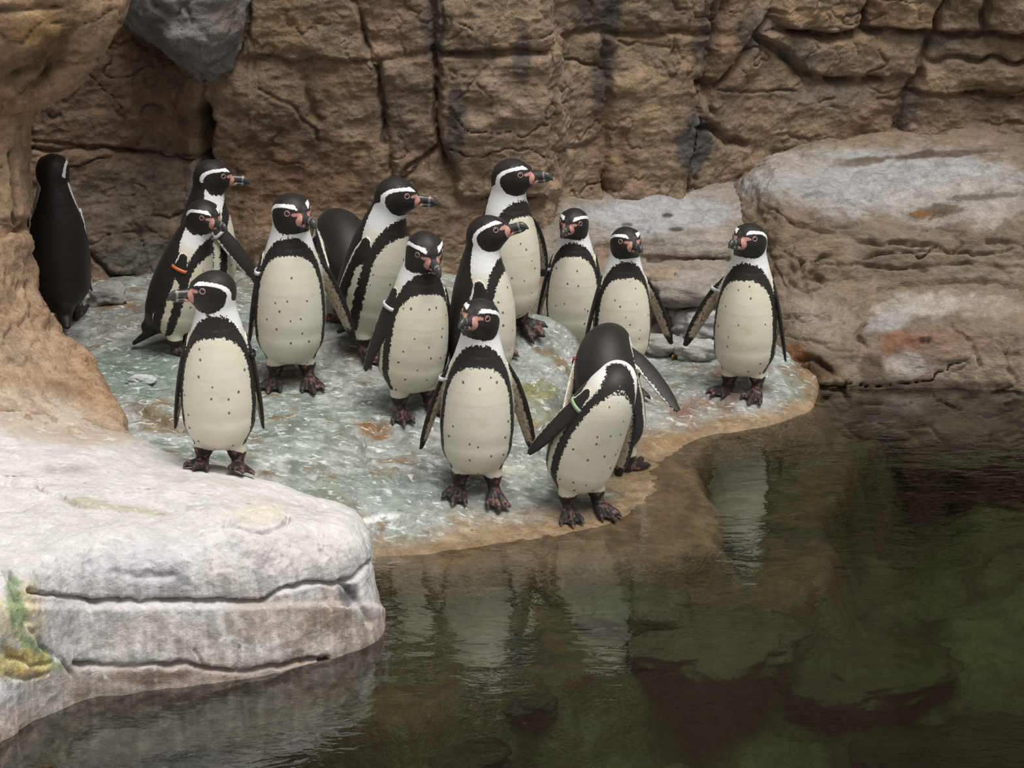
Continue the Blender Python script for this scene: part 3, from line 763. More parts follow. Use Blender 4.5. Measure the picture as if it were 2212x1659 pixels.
mc = [
    (1130, [(380, 8.55), (430, 8.36), (480, 8.24), (520, 8.17), (555, 8.13), (590, 8.08), (640, 8.0), (700, 7.92), (780, 7.88), (880, 7.86)]),
    (1230, [(375, 8.7), (420, 8.45), (470, 8.3), (520, 8.19), (560, 8.14), (595, 8.07), (640, 7.99), (700, 7.92), (780, 7.88), (880, 7.86)]),
    (1330, [(365, 8.8), (415, 8.55), (465, 8.38), (520, 8.21), (560, 8.16), (590, 8.08), (620, 8.02), (690, 7.95), (770, 7.9), (880, 7.88)]),
    (1450, [(355, 8.9), (410, 8.6), (460, 8.42), (530, 8.2), (560, 8.17), (585, 8.1), (610, 8.02), (680, 7.96), (770, 7.9), (880, 7.88)]),
    (1570, [(350, 9.0), (405, 8.66), (455, 8.46), (530, 8.22), (565, 8.18), (590, 8.1), (620, 8.03), (690, 7.97), (770, 7.93), (880, 7.9)]),
    (1680, [(350, 9.05), (405, 8.7), (455, 8.5), (530, 8.26), (570, 8.2), (600, 8.12), (640, 8.08), (700, 8.02), (780, 7.98), (880, 7.95)])]
ledge('rock_ledge', mc, 200, 260, 300, 20, 0.024, [
    (0.025, 4, [(1290, 530), (1400, 528), (1500, 538), (1570, 530)]), (0.03, 5, [(1400, 560), (1480, 565), (1570, 560)]), (0.02, 4, [(1250, 500), (1330, 492), (1400, 500)])],
    srgb(156, 144, 130), [
    (1430, 460, 190, 60, 0, (190, 188, 190), 0.9, 0.5), (1500, 520, 110, 24, 0, (180, 172, 166), 0.6), (1300, 400, 160, 40, 0, (164, 140, 112), 0.6), (1450, 550, 120, 22, 0, (168, 150, 132), 0.6),
    (1440, 465, 16, 6, 0, (86, 86, 66), 0.95, 0.5), (1462, 496, 22, 7, 0, (78, 82, 62), 0.95, 0.5), (1355, 485, 14, 5, 0, (96, 94, 78), 0.9, 0.5), (1330, 560, 60, 30, 0, (150, 118, 90), 0.6),
    (1180, 600, 60, 40, 0, (140, 112, 88), 0.6), (1430, 620, 100, 40, 0, (150, 140, 132), 0.6)],
    'low grey rock shelf with stepped front against the back wall')

# ---------------------------------------------------- grey rock hanging from the wall
rows = [(-420, 230, 570), (-150, 248, 556), (-40, 258, 545), (20, 268, 536), (60, 296, 530), (100, 338, 514), (130, 376, 496), (152, 402, 480), (166, 420, 466), (174, 436, 452)]
ctrl = []
for py, a, b in rows:
    r = []
    for j in range(9):
        t = j / 8
        px = a + (b - a) * (0.5 - 0.5 * math.cos(t * math.pi))
        r.append(at_y(px, py, 8.28 - (0.34 if py < 120 else 0.34 * (1 - (py - 120) / 110)) * math.sin(t * math.pi) ** 0.8))
    ctrl.append(r)
G = loft(ctrl, 150, 130)
N = grid_normals(G)
if N[..., 1].mean() > 0: N = -N
Q = to_px(G)
h = 0.05 * fbm(G * 5, 3, 141) + 0.022 * fbm(G * 15, 4, 142) - hairlines(G, (6, 6, 4), 0.04, 0.02, 147) + 0.004 * ridged(G * 36, 3, 143)
G = G + N * h[..., None]
col = srgb(124, 120, 118) * (1 + 0.2 * fbm(G * np.array([8, 8, 4]), 4, 144)[..., None])
col = paint(col, Q, G, [(330, 60, 40, 60, 0, (104, 102, 106), 0.6), (420, 120, 30, 50, -10, (146, 144, 148), 0.6), (480, 40, 40, 70, 10, (128, 116, 106), 0.6), (390, 20, 26, 60, 0, (148, 146, 150), 0.5), (360, 140, 60, 20, 30, (92, 80, 72), 0.6)], 145)
V = G.reshape(-1, 3); F = grid_faces(*G.shape[:2])
if np.cross(V[F[0, 1]] - V[F[0, 0]], V[F[0, 3]] - V[F[0, 0]]) @ N.reshape(-1, 3)[0] < 0: F = F[:, ::-1]
hang = mesh_obj('hanging_rock', V, F, M_WALL, attrs={'Col': rgba(np.clip(col, 0, 1)).reshape(-1, 4)})
tag(hang, 'grey bulging rock hanging from the back wall, tapering to a point', 'rock')

# ---------------------------------------------------- scene ray casting for placing things on the rock
dg = None
def bvh_of(objs):
    Vs, Fs, off = [], [], 0
    for o in objs:
        me = o.data
        v = np.empty(len(me.vertices) * 3, np.float32); me.vertices.foreach_get('co', v)
        l = np.empty(len(me.loops), np.int32); me.loops.foreach_get('vertex_index', l)
        Vs.append(v.reshape(-1, 3)); Fs.append(l.reshape(-1, 4) + off); off += len(me.vertices)
    return Vs, Fs
def height_sampler(Vs):
    """max height of rock vertices near a point, from 2-D binning (2 cm cells)"""
    allv = np.vstack(Vs)
    cell = 0.02
    ij = np.floor(allv[:, :2] / cell).astype(int)
    x0, y0 = ij.min(0)
    nx, ny = ij.max(0) - (x0, y0) + 1
    H = np.full((nx, ny), -9.0)
    np.maximum.at(H, (ij[:, 0] - x0, ij[:, 1] - y0), allv[:, 2])
    def f(x, y, r=0.0):
        i, j = int(math.floor(x / cell)) - x0, int(math.floor(y / cell)) - y0
        k = int(math.ceil(r / cell))
        return float(H[max(i - k, 0):i + k + 1, max(j - k, 0):j + k + 1].max())
    return f
_Vs, _ = bvh_of([floor, boulder])
ground = height_sampler(_Vs)
def on_ground(px, py, y0=4.5):
    """walk along the pixel's ray until it meets the ground"""
    d = ray(px, py)
    t = y0 / d[1]
    while t * d[1] < 8.6:
        p = d * t
        if CAMZ + p[2] <= ground(p[0], p[1]):
            break
        t += 0.004
    return np.array([d[0] * t, d[1] * t, CAMZ + d[2] * t])

# ---------------------------------------------------- loose stones
def stone(px, py, w, d, hh, seed, cols, label, name='stone', zoff=-0.25, rot=0.0, P0=None, mat=None):
    p = on_ground(px, py) if P0 is None else np.array(P0)
    n1, n2 = 28, 44
    th = np.linspace(1e-4, math.pi - 1e-4, n1)[:, None]
    ph = np.linspace(0, 2 * math.pi, n2 + 1)[None, :-1]
    D = np.stack([np.sin(th) * np.cos(ph), np.sin(th) * np.sin(ph), np.cos(th) + 0 * ph], -1)
    r = 1 + 0.42 * fbm(D * 1.5 + seed, 3, seed) + 0.14 * fbm(D * 4 + seed, 4, seed + 1)
    D4 = np.sign(D) * np.abs(D) ** 0.88
    S = D4 * r[..., None] * np.array([w / 2, d / 2, hh / 2])
    c, s_ = math.cos(rot), math.sin(rot)
    S = np.stack([S[..., 0] * c - S[..., 1] * s_, S[..., 0] * s_ + S[..., 1] * c, S[..., 2]], -1)
    S = S + np.array([0, 0, hh * (0.5 + zoff)])
    idx = np.arange(n1 * n2).reshape(n1, n2)
    a, b = idx[:-1], np.roll(idx, -1, 1)[:-1]
    F = np.stack([a, idx[1:], np.roll(idx, -1, 1)[1:], b], -1).reshape(-1, 4)
    col = srgb(*cols) * (1 + 0.25 * fbm(S * 14 + seed, 4, seed + 2)[..., None])
    o = mesh_obj(name, S.reshape(-1, 3), F, mat or M_LEDGE, attrs={'Col': rgba(np.clip(col, 0, 1)).reshape(-1, 4), 'wet': np.full(n1 * n2, 1.0 if mat else 0.0)})
    o.location = p
    tag(o, label, 'rock')
    return o
stone(1498, 640, .30, .24, .12, 3, (150, 140, 132), 'broad flat brown stone leaning on the shelf front', P0=at_y(1500, 640, 7.98))
stone(1505, 715, .20, .16, .12, 5, (178, 176, 174), 'rounded light grey stone below the shelf between two penguins')
stone(1460, 700, .12, .12, .09, 8, (120, 112, 104), 'small dark stone wedged beside the rounded grey stone')
stone(1425, 755, .16, .12, .07, 11, (160, 156, 150), 'low pale stone at the flipper tip of a spotted penguin')
stone(1520, 770, .15, .11, .08, 14, (184, 182, 176), 'whitish stone beside the lone penguin on the right', P0=on_ground(1505, 772))
stone(1440, 620, .20, .2, .10, 17, (148, 130, 112), 'tan angular stone under the grey shelf', P0=at_y(1425, 628, 8.02))
stone(310, 826, .09, .05, .03, 21, (190, 194, 190), 'small flat pale stone on green ground near the tan buttress')
stone(235, 650, .14, .10, .08, 24, (168, 166, 160), 'pale stone at the wall foot beside the penguin with its back turned')
# stones lying on the pool bed
def bed_stone(px, py, z, w, d, hh, seed, cols, label):
    p = at_z(px, py, z)
    p[2] = ground(p[0], p[1]) 
    stone(0, 0, w, d, hh, seed, cols, label, 'submerged_stone', -0.45, 0.3, P0=p, mat=M_FLOOR)
bed_stone(1145, 1500, -.2, .16, .1, .06, 31, (54, 52, 44), 'small dark stone under the water')
bed_stone(985, 1580, -.2, .28, .16, .08, 34, (52, 46, 38), 'long dark stone on the pool bed')
bed_stone(1370, 1440, -.3, .3, .22, .12, 37, (84, 88, 58), 'mossy boulder under water by the shelf edge')
bed_stone(1180, 1600, -.3, .5, .3, .09, 41, (88, 82, 56), 'broad olive boulder on the pool bed')
bed_stone(1520, 1540, -.4, .5, .34, .1, 44, (76, 78, 52), 'large greenish boulder deep in the pool')
bed_stone(1890, 1480, -.4, .5, .34, .1, 47, (78, 82, 58), 'wide pale green boulder deep in the pool')
bed_stone(2080, 1560, -.4, .6, .4, .1, 50, (40, 44, 28), 'dark mossy boulder deep in the pool')

# ---------------------------------------------------- water of the pool
def water_mat():
    m = bpy.data.materials.new('pool_water')
    m.use_nodes = True
    nt = m.node_tree
    nt.nodes.clear()
    out = nt.nodes.new('ShaderNodeOutputMaterial')
    tr = nt.nodes.new('ShaderNodeBsdfTransparent')
    gl = nt.nodes.new('ShaderNodeBsdfGlossy')
    gl.inputs['Roughness'].default_value = 0.0
    mx = nt.nodes.new('ShaderNodeMixShader')
    fr = nt.nodes.new('ShaderNodeFresnel')
    fr.inputs['IOR'].default_value = 2.3
    tc = nt.nodes.new('ShaderNodeTexCoord')
    v1 = mapping(nt, tc.outputs['Object'], (1, 2.2, 1))
    n1 = noise(nt, v1, 5, 3, 0.5, 0.6)
    n2 = noise(nt, v1, 22, 3, 0.5, 0.5)
    h = mth(nt, 'ADD', mth(nt, 'MULTIPLY', n1, 0.0035), mth(nt, 'MULTIPLY', n2, 0.0006))
    b = nt.nodes.new('ShaderNodeBump')
    b.inputs['Strength'].default_value = 1.0
    b.inputs['Distance'].default_value = 1.0
    nt.links.new(h, b.inputs['Height'])
    nt.links.new(b.outputs[0], gl.inputs['Normal'])
    nt.links.new(fr.outputs[0], mx.inputs[0])
    nt.links.new(tr.outputs[0], mx.inputs[1])
    nt.links.new(gl.outputs[0], mx.inputs[2])
    nt.links.new(mx.outputs[0], out.inputs[0])
    ab = nt.nodes.new('ShaderNodeVolumeAbsorption')
    ab.inputs['Color'].default_value = (0.44, 0.62, 0.38, 1)
    ab.inputs['Density'].default_value = 2.2
    nt.links.new(ab.outputs[0], out.inputs['Volume'])
    return m
bx = [(-2.9, 3.0), (3.6, 3.0), (3.6, 9.4), (-2.9, 9.4)]
V = np.array([(x, y, z_) for z_ in (-0.95, 0.0) for x, y in bx])
F = np.array([(3, 2, 1, 0), (4, 5, 6, 7), (0, 1, 5, 4), (1, 2, 6, 5), (2, 3, 7, 6), (3, 0, 4, 7)])
water = mesh_obj('pool_water', V, F, water_mat(), smooth=False)
tag(water, 'clear greenish pool water reflecting the penguins', 'water', kind='stuff')

# ================================================================== PENGUINS
def feather_mat():
    m, nt, bs = new_mat('penguin_plumage')
    A = lambda n: nd(nt, 'ShaderNodeAttribute', attribute_name=n)
    dk, pk, ft, fi, wh, rcv = A('dk').outputs['Fac'], A('pk').outputs['Fac'], A('ft').outputs['Fac'], A('fi').outputs['Fac'], A('wh').outputs['Fac'], A('rc').outputs['Vector']
    oi = nd(nt, 'ShaderNodeObjectInfo')
    n1 = noise(nt, rcv, 70, 4, 0.65)
    n2 = noise(nt, rcv, 14, 3, 0.5)
    n3 = noise(nt, rcv, 160, 2, 0.5)
    rag = mth(nt, 'ADD', mth(nt, 'MULTIPLY', mth(nt, 'SUBTRACT', n1, 0.5), 0.042), mth(nt, 'MULTIPLY', mth(nt, 'SUBTRACT', n3, 0.5), 0.012))
    ragw = A('rg').outputs['Fac']
    d = mth(nt, 'ADD', dk, mth(nt, 'MULTIPLY', rag, ragw))
    black = mapr(nt, d, -0.0016, 0.0016)
    # belly: cream, the throat whiter
    cream = mixc(nt, n2, (0.67, 0.62, 0.46), (0.77, 0.73, 0.60))
    cream = mixc(nt, mth(nt, 'MULTIPLY', oi.outputs['Random'], 0.5), cream, (0.66, 0.65, 0.56))
    stain = mth(nt, 'MULTIPLY', mapr(nt, noise(nt, rcv, 6, 4, 0.6), 0.56, 0.72), 0.35)
    cream = mixc(nt, stain, cream, (0.52, 0.45, 0.22))
    white = mixc(nt, wh, cream, (0.89, 0.89, 0.88))
    # dark specks of the belly
    sx = nd(nt, 'ShaderNodeSeparateXYZ'); nt.links.new(rcv, sx.inputs[0])
    cx = nd(nt, 'ShaderNodeCombineXYZ')
    nt.links.new(mth(nt, 'ADD', sx.outputs['Y'], mth(nt, 'MULTIPLY', oi.outputs['Random'], 7.0)), cx.inputs[0])
    nt.links.new(mth(nt, 'MULTIPLY', sx.outputs['Z'], 0.75), cx.inputs[1])
    vo = nd(nt, 'ShaderNodeTexVoronoi'); vo.voronoi_dimensions = '2D'
    vo.inputs['Scale'].default_value = 15
    nt.links.new(cx.outputs[0], vo.inputs['Vector'])
    vs_ = nd(nt, 'ShaderNodeSeparateColor'); nt.links.new(vo.outputs['Color'], vs_.inputs[0])
    rad = mth(nt, 'MULTIPLY_ADD', vs_.outputs[1], 0.035, 0.062)
    keep = mth(nt, 'GREATER_THAN', vs_.outputs[0], 0.42)
    dot = mth(nt, 'MULTIPLY', mth(nt, 'MULTIPLY', mapr(nt, mth(nt, 'DIVIDE', vo.outputs['Distance'], rad), 0.75, 1.1, 1, 0), keep), A('be').outputs['Fac'])
    white = mixc(nt, mth(nt, 'MULTIPLY', dot, 0.85), white, (0.05, 0.04, 0.04))
    # flipper lining mottled
    mot = mapr(nt, noise(nt, rcv, 55, 4, 0.7), 0.5, 0.62)
    lining = mixc(nt, mth(nt, 'MULTIPLY', mot, 0.75), (0.50, 0.42, 0.31), (0.12, 0.09, 0.07))
    white = mixc(nt, fi, white, lining)
    blk = mixc(nt, n1, (0.010, 0.0085, 0.008), (0.034, 0.027, 0.024))
    col = mixc(nt, black, white, blk)
    pink = mixc(nt, n1, (0.52, 0.22, 0.18), (0.66, 0.36, 0.31))
    col = mixc(nt, mapr(nt, mth(nt, 'ADD', pk, mth(nt, 'MULTIPLY', rag, 0.2)), -0.003, 0.003), col, pink)
    footc = mixc(nt, mapr(nt, noise(nt, rcv, 32, 3, 0.6), 0.5, 0.66), (0.022, 0.017, 0.016), (0.20, 0.085, 0.075))
    col = mixc(nt, mapr(nt, mth(nt, 'ADD', ft, mth(nt, 'MULTIPLY', rag, 0.5)), -0.004, 0.004), col, footc)
    nt.links.new(col, bs.inputs['Base Color'])
    bs.inputs['Roughness'].default_value = 0.48
    bs.inputs['Specular IOR Level'].default_value = 0.32
    bs.inputs['Sheen Weight'].default_value = 0.04
    fm = mapping(nt, rcv, (1, 1, 0.35))
    b = nd(nt, 'ShaderNodeBump')
    b.inputs['Strength'].default_value = 0.35
    b.inputs['Distance'].default_value = 1.0
    nt.links.new(mth(nt, 'MULTIPLY', noise(nt, fm, 190, 2, 0.5), 0.0022), b.inputs['Height'])
    nt.links.new(b.outputs[0], bs.inputs['Normal'])
    return m
def beak_mat():
    m, nt, bs = new_mat('penguin_beak')
    at = nd(nt, 'ShaderNodeAttribute', attribute_name='bk')
    sx = nd(nt, 'ShaderNodeSeparateXYZ'); nt.links.new(at.outputs['Vector'], sx.inputs[0])
    n1 = noise(nt, at.outputs['Vector'], 6, 3, 0.6)
    base = mixc(nt, n1, (0.018, 0.018, 0.019), (0.10, 0.098, 0.09))
    bar = mth(nt, 'MULTIPLY', mapr(nt, sx.outputs['X'], 0.56, 0.62), mapr(nt, sx.outputs['X'], 0.70, 0.64))
    base = mixc(nt, mth(nt, 'MULTIPLY', bar, 0.75), base, (0.36, 0.33, 0.30))
    pk = mth(nt, 'MULTIPLY', mapr(nt, sx.outputs['X'], 0.42, 0.25), mapr(nt, sx.outputs['Z'], 0.1, -0.25))
    base = mixc(nt, pk, base, (0.66, 0.36, 0.29))
    nt.links.new(base, bs.inputs['Base Color'])
    bs.inputs['Roughness'].default_value = 0.3
    return m
def plain(name, c, rough=0.4, spec=0.5):
    m, nt, bs = new_mat(name)
    tc = nd(nt, 'ShaderNodeTexCoord')
    n1 = noise(nt, tc.outputs['Object'], 120, 2)
    k = mixc(nt, n1, tuple(x * 0.82 for x in c), tuple(min(1, x * 1.12) for x in c))
    nt.links.new(k, bs.inputs['Base Color'])
    bs.inputs['Roughness'].default_value = rough
    bs.inputs['Specular IOR Level'].default_value = spec
    return m
M_FEATHER, M_BEAK = feather_mat(), beak_mat()
M_EYE = plain('dark_eye', (0.018, 0.008, 0.006), 0.08, 0.8)
M_RING = plain('pink_eye_ring', (0.50, 0.30, 0.27), 0.5)
BANDS = {'white': plain('white_band', (0.72, 0.74, 0.76), 0.35), 'orange': plain('orange_band', (0.75, 0.2, 0.06), 0.35), 'red': plain('red_band', (0.45, 0.03, 0.03), 0.35),
         'green': plain('green_band', (0.35, 0.5, 0.3), 0.35), 'grey': plain('metal_band', (0.5, 0.5, 0.48), 0.3), 'black': plain('black_band', (0.02, 0.02, 0.022), 0.35), 'yellow': plain('yellow_green_band', (0.45, 0.75, 0.05), 0.35)}

def unit(v):
    return v / (np.linalg.norm(v) + 1e-12)
def seg(P, a, b, ra, rb):
    ab = b - a
    t = np.clip(((P - a) @ ab) / (ab @ ab + 1e-12), 0, 1)
    return np.linalg.norm(P - a - t[:, None] * ab, axis=1) - (ra + (rb - ra) * t)
def smin(a, b, k):
    h = np.clip(0.5 + 0.5 * (b - a) / k, 0, 1)
    return b + (a - b) * h - k * h * (1 - h)

class Bird:
    """implicit surface of one penguin, in units of its own height; x forward, y left, z up"""
    def __init__(s, lean=0, side=0, bend=None, sides=None, head=(0, 0, 0), flips=None, feet=None, fat=1.0, tail=(-0.21, 0.045)):
        L = [.09, .14, .13, .10, .085, .085]
        s.straight = bend is None
        if bend is None: bend = [lean, lean, lean - 3, lean - 3, lean + 3, lean + 6]
        if sides is None: sides = [side] * 6
        rr = [.177, .183, .172, .147, .116, .093, .082]
        p = np.array([-0.02, 0.0, 0.268]); pts = [p]
        for l, a, b in zip(L, bend, sides):
            a, b = math.radians(a), math.radians(b)
            p = p + l * np.array([math.sin(a) * math.cos(b), math.sin(b), math.cos(a) * math.cos(b)])
            pts.append(p)
        pts = np.array(pts)
        rr = np.array(rr) * np.array([fat, fat, fat, fat ** .7, 1, 1, 1])
        s.sp = catmull(np.c_[pts, rr][:, None, :], 31 if s.straight else 61, 0)[:, 0]
        s.rtab = catmull(np.r_[rr[1], rr][:, None], 281, 0)[40:, 0]
        s.spz = 0.255 + np.concatenate([[0], np.cumsum(np.linalg.norm(np.diff(s.sp[:, :3], axis=0), axis=1))])
        # head frame: yaw relative to the body, pitch up, roll
        yw, pt, rl = [math.radians(v) for v in head]
        f = np.array([math.cos(pt) * math.cos(yw), math.cos(pt) * math.sin(yw), math.sin(pt)])
        l0 = np.array([-math.sin(yw), math.cos(yw), 0.0])
        u0 = np.cross(f, l0)
        s.hl = l0 * math.cos(rl) + u0 * math.sin(rl)
        s.hu = np.cross(f, s.hl)
        s.hf = f
        s.hc = pts[-1] + f * 0.012
        # flippers
        s.fl = []
        # frame at the shoulder
        i = int(np.argmin(np.abs(s.spz - 0.60)))
        c = s.sp[i, :3]; r = s.sp[i, 3]
        up = unit(s.sp[i + 1, :3] - s.sp[i - 1, :3])
        lf = unit(np.array([0, 1.0, 0]) - up * up[1])
        fw = np.cross(lf, up)
        for sd, (ab_, sw, tw) in zip((1, -1), flips or ((8, 0, 10), (8, 0, 10))):
            ab_, sw, tw = math.radians(ab_), math.radians(sw), math.radians(tw)
            out = lf * sd
            d = -up * math.cos(ab_) + out * math.sin(ab_)
            d = unit(d * math.cos(sw) + fw * math.sin(sw))
            cdir = unit(fw - d * (fw @ d))
            ndir = np.cross(d, cdir)
            if ndir @ out < 0: ndir = -ndir
            c2 = cdir * math.cos(tw) + ndir * math.sin(tw)
            n2 = ndir * math.cos(tw) - cdir * math.sin(tw)
            o = c + out * (r * 0.97) + up * 0.02
            s.fl.append((o, d, c2, n2))
        # feet: (x, y, z, yaw) in body units
        s.feet = feet
        s.tail = tail
    def torso(s, P):
        d = np.full(len(P), 9.0)
        if s.straight:
            tb = np.zeros(len(P))
            for i, (a, b) in enumerate(zip(s.sp[:-1:2], s.sp[2::2])):
                ab = b[:3] - a[:3]
                t = np.clip(((P - a[:3]) @ ab) / (ab @ ab), 0, 1)
                dd = np.linalg.norm(P - a[:3] - t[:, None] * ab, axis=1)
                m = dd < d
                d[m] = dd[m]; tb[m] = (i + t[m]) / ((len(s.sp) - 1) // 2)
            d = d - np.interp(tb, np.linspace(0, 1, len(s.rtab)), s.rtab)
        else:
            for a, b in zip(s.sp[:-1], s.sp[1:]):
                d = np.minimum(d, seg(P, a[:3], b[:3], a[3], b[3]))
        t0 = s.sp[0, :3]
        b = seg(P, t0 + np.array([-.05, 0, -.03]), np.array([t0[0] + s.tail[0] * 0.62, 0, t0[2] * 0.45 + s.tail[1] * 0.5]), .11, .05)
        d = smin(d, b, .05)
        Pt = P * np.array([1, 0.62, 1])
        b = seg(Pt, np.array([t0[0] + s.tail[0] * 0.5, 0, 0.12]), np.array([t0[0] + s.tail[0], 0, s.tail[1]]), .034, .013)
        return smin(d, b, .02)
    def headloc(s, P):
        q = P - s.hc
        return np.stack([q @ s.hf, q @ s.hl, q @ s.hu], -1)
    def headd(s, P):
        q = s.headloc(P)
        def ell(c, r):
            e = q - np.array(c); r = np.array(r)
            k0 = np.linalg.norm(e / r, axis=1); k1 = np.linalg.norm(e / (r * r), axis=1)
            return k0 * (k0 - 1) / (k1 + 1e-9)
        d = ell((0, 0, .005), (.104, .084, .084))
        d = smin(d, ell((.042, 0, -.022), (.076, .062, .056)), .03)
        d = smin(d, seg(q, np.array([.04, 0, -.008]), np.array([.112, 0, -.020]), .052, .026), .025)
        # brow ridge
        for sd in (1, -1):
            d = smin(d, seg(q, np.array([.085, sd * .028, .024]), np.array([.02, sd * .058, .044]), .018, .022), .02)
        return d
    def floc(s, P, k):
        o, d, c, n = s.fl[k]
        q = P - o
        return np.stack([q @ d, q @ c, q @ n], -1)
    def flipd(s, P, k):
        q = s.floc(P, k)
        t = np.clip(q[:, 0] / .42, 0, 1)
        q = q.copy()
        q[:, 1] += 0.030 * t ** 2           # swept back
        q[:, 2] += 0.012 * t ** 2           # tip curls in to the body
        kz = 3.4
        Pq = q * np.array([1, 1, kz])
        nodes = [(-.03, .026), (.05, .046), (.16, .051), (.28, .046), (.37, .036), (.42, .022)]
        d = np.full(len(P), 9.0)
        for (a, ra), (b, rb) in zip(nodes[:-1], nodes[1:]):
            d = np.minimum(d, seg(Pq, np.array([a, 0, 0]), np.array([b, 0, 0]), ra, rb))
        return d * 0.5
    def legd(s, P, k):
        x, y, z, yaw, slx, sly = s.feet[k]
        t0 = s.sp[0, :3]
        sy = np.sign(y) if y != 0 else 1
        hip = t0 + np.array([0.0, sy * .07, -.075])
        ank = np.array([x - .015, y, z + .042])
        d = seg(P, hip, hip * 0.35 + ank * 0.65, .060, .046)
        d = smin(d, seg(P, hip * 0.35 + ank * 0.65, ank, .036, .028), .02)
        a = math.radians(yaw)
        Rf = np.array([[math.cos(a), math.sin(a), 0], [-math.sin(a), math.cos(a), 0], [0, 0, 1.0]])
        q = (P - np.array([x - .015, y, z])) @ Rf.T
        q[:, 2] -= slx * q[:, 0] + sly * q[:, 1]
        d = smin(d, seg(q, np.array([-.02, 0, .026]), np.array([.045, 0, .026]), .024, .022), .02)
        for ty, tx in ((-.052, .105), (0.0, .135), (.052, .105)):
            d = smin(d, seg(q, np.array([.02, ty * .25, .026]), np.array([tx, ty, .015]), .021, .0135), .010)
            d = np.minimum(d, seg(q, np.array([tx, ty, .015]), np.array([tx + .024, ty * 1.12, .005]), .0115, .005))
        # web between the toes
        e = (q - np.array([.062, 0, .012])) / np.array([.062, .052, .010])
        k0 = np.linalg.norm(e, axis=1)
        w = (k0 - 1) * .010
        d = smin(d, w, .008)
        return d
    def parts(s, P):
        T, Hd = s.torso(P), s.headd(P)
        body = smin(T, Hd, .045)
        lg = [s.legd(P, 0), s.legd(P, 1)]
        fl = [s.flipd(P, 0), s.flipd(P, 1)]
        d = smin(body, np.minimum(lg[0], lg[1]), .022)
        d = smin(d, np.minimum(fl[0], fl[1]), .010)
        return d, T, Hd, lg, fl
    def d(s, P):
        return s.parts(P)[0]

def surface_nets(D, org, h):
    nx, ny, nz = D.shape
    S = D < 0
    c = [S[i:nx - 1 + i, j:ny - 1 + j, k:nz - 1 + k] for i in (0, 1) for j in (0, 1) for k in (0, 1)]
    cnt = sum(x.astype(np.int8) for x in c)
    act = (cnt > 0) & (cnt < 8)
    I = np.argwhere(act)
    vid = -np.ones(act.shape, np.int32)
    vid[act] = np.arange(len(I))
    offs = np.array([(i, j, k) for i in (0, 1) for j in (0, 1) for k in (0, 1)])
    vals = np.stack([D[I[:, 0] + o[0], I[:, 1] + o[1], I[:, 2] + o[2]] for o in offs], 1)
    acc = np.zeros((len(I), 3)); n = np.zeros(len(I))
    for a in range(8):
        for b in range(a + 1, 8):
            if np.abs(offs[a] - offs[b]).sum() != 1: continue
            va, vb = vals[:, a], vals[:, b]
            m = (va < 0) != (vb < 0)
            t = np.where(m, va / (va - vb + 1e-12), 0)
            pos = offs[a] + t[:, None] * (offs[b] - offs[a])
            acc[m] += pos[m]; n[m] += 1
    V = org + (I + acc / n[:, None]) * h
    Fs = []
    for ax in range(3):
        sl0 = [slice(1, -1)] * 3; sl1 = [slice(1, -1)] * 3
        sl0[ax] = slice(0, -1); sl1[ax] = slice(1, None)
        a, b = S[tuple(sl0)], S[tuple(sl1)]
        E = np.argwhere(a != b)
        if len(E) == 0: continue
        flip = a[tuple(E.T)]
        o = [1, 1, 1]; o[ax] = 0
        E = E + np.array(o)
        u, w = (ax + 1) % 3, (ax + 2) % 3
        def cell(du, dw):
            e = E.copy(); e[:, u] -= du; e[:, w] -= dw
            return vid[tuple(e.T)]
        q = np.stack([cell(1, 1), cell(0, 1), cell(0, 0), cell(1, 0)], 1)
        q[~flip] = q[~flip][:, ::-1]
        Fs.append(q)
    return V, np.vstack(Fs)

def bird_mesh(B, h):
    pts = [B.sp[:, :3] - B.sp[:, 3:4], B.sp[:, :3] + B.sp[:, 3:4], (B.hc + .15)[None], (B.hc - .15)[None]]
    for o, d, c, n in B.fl:
        pts += [(o + d * .46 + e)[None] for e in (.05, -.05)]
    for x, y, z, yw, _a, _b in B.feet:
        pts += [np.array([[x + .19, y + .12, z]]), np.array([[x - .19, y - .12, z - .01]])]
    pts.append(np.array([[B.sp[0, 0] + B.tail[0] - .03, 0, B.tail[1] - .02]]))
    A = np.vstack(pts)
    lo, hi = A.min(0) - 3 * h, A.max(0) + 3 * h
    r = 3
    nc = np.ceil((hi - lo) / (h * r)).astype(int) + 1
    cg = [lo[i] + np.arange(nc[i]) * h * r + h * (r - 1) / 2 for i in range(3)]
    CG = np.stack(np.meshgrid(*cg, indexing='ij'), -1).reshape(-1, 3)
    Dc = B.d(CG).reshape(nc)
    D = np.repeat(np.repeat(np.repeat(Dc, r, 0), r, 1), r, 2)
    near = np.abs(D) < h * r * 1.7
    nf = nc * r
    idx = np.argwhere(near)
    D[near] = B.d(lo + idx * h)
    V, F = surface_nets(D, lo, h)
    # settle the vertices onto the surface
    e = h * 0.25
    d0 = B.d(V)
    g = np.stack([B.d(V + np.eye(3)[i] * e) - d0 for i in range(3)], 1) / e
    V = V - np.clip(d0, -h * .5, h * .5)[:, None] * g / (np.sum(g * g, 1, keepdims=True) + 1e-3)
    return V, F

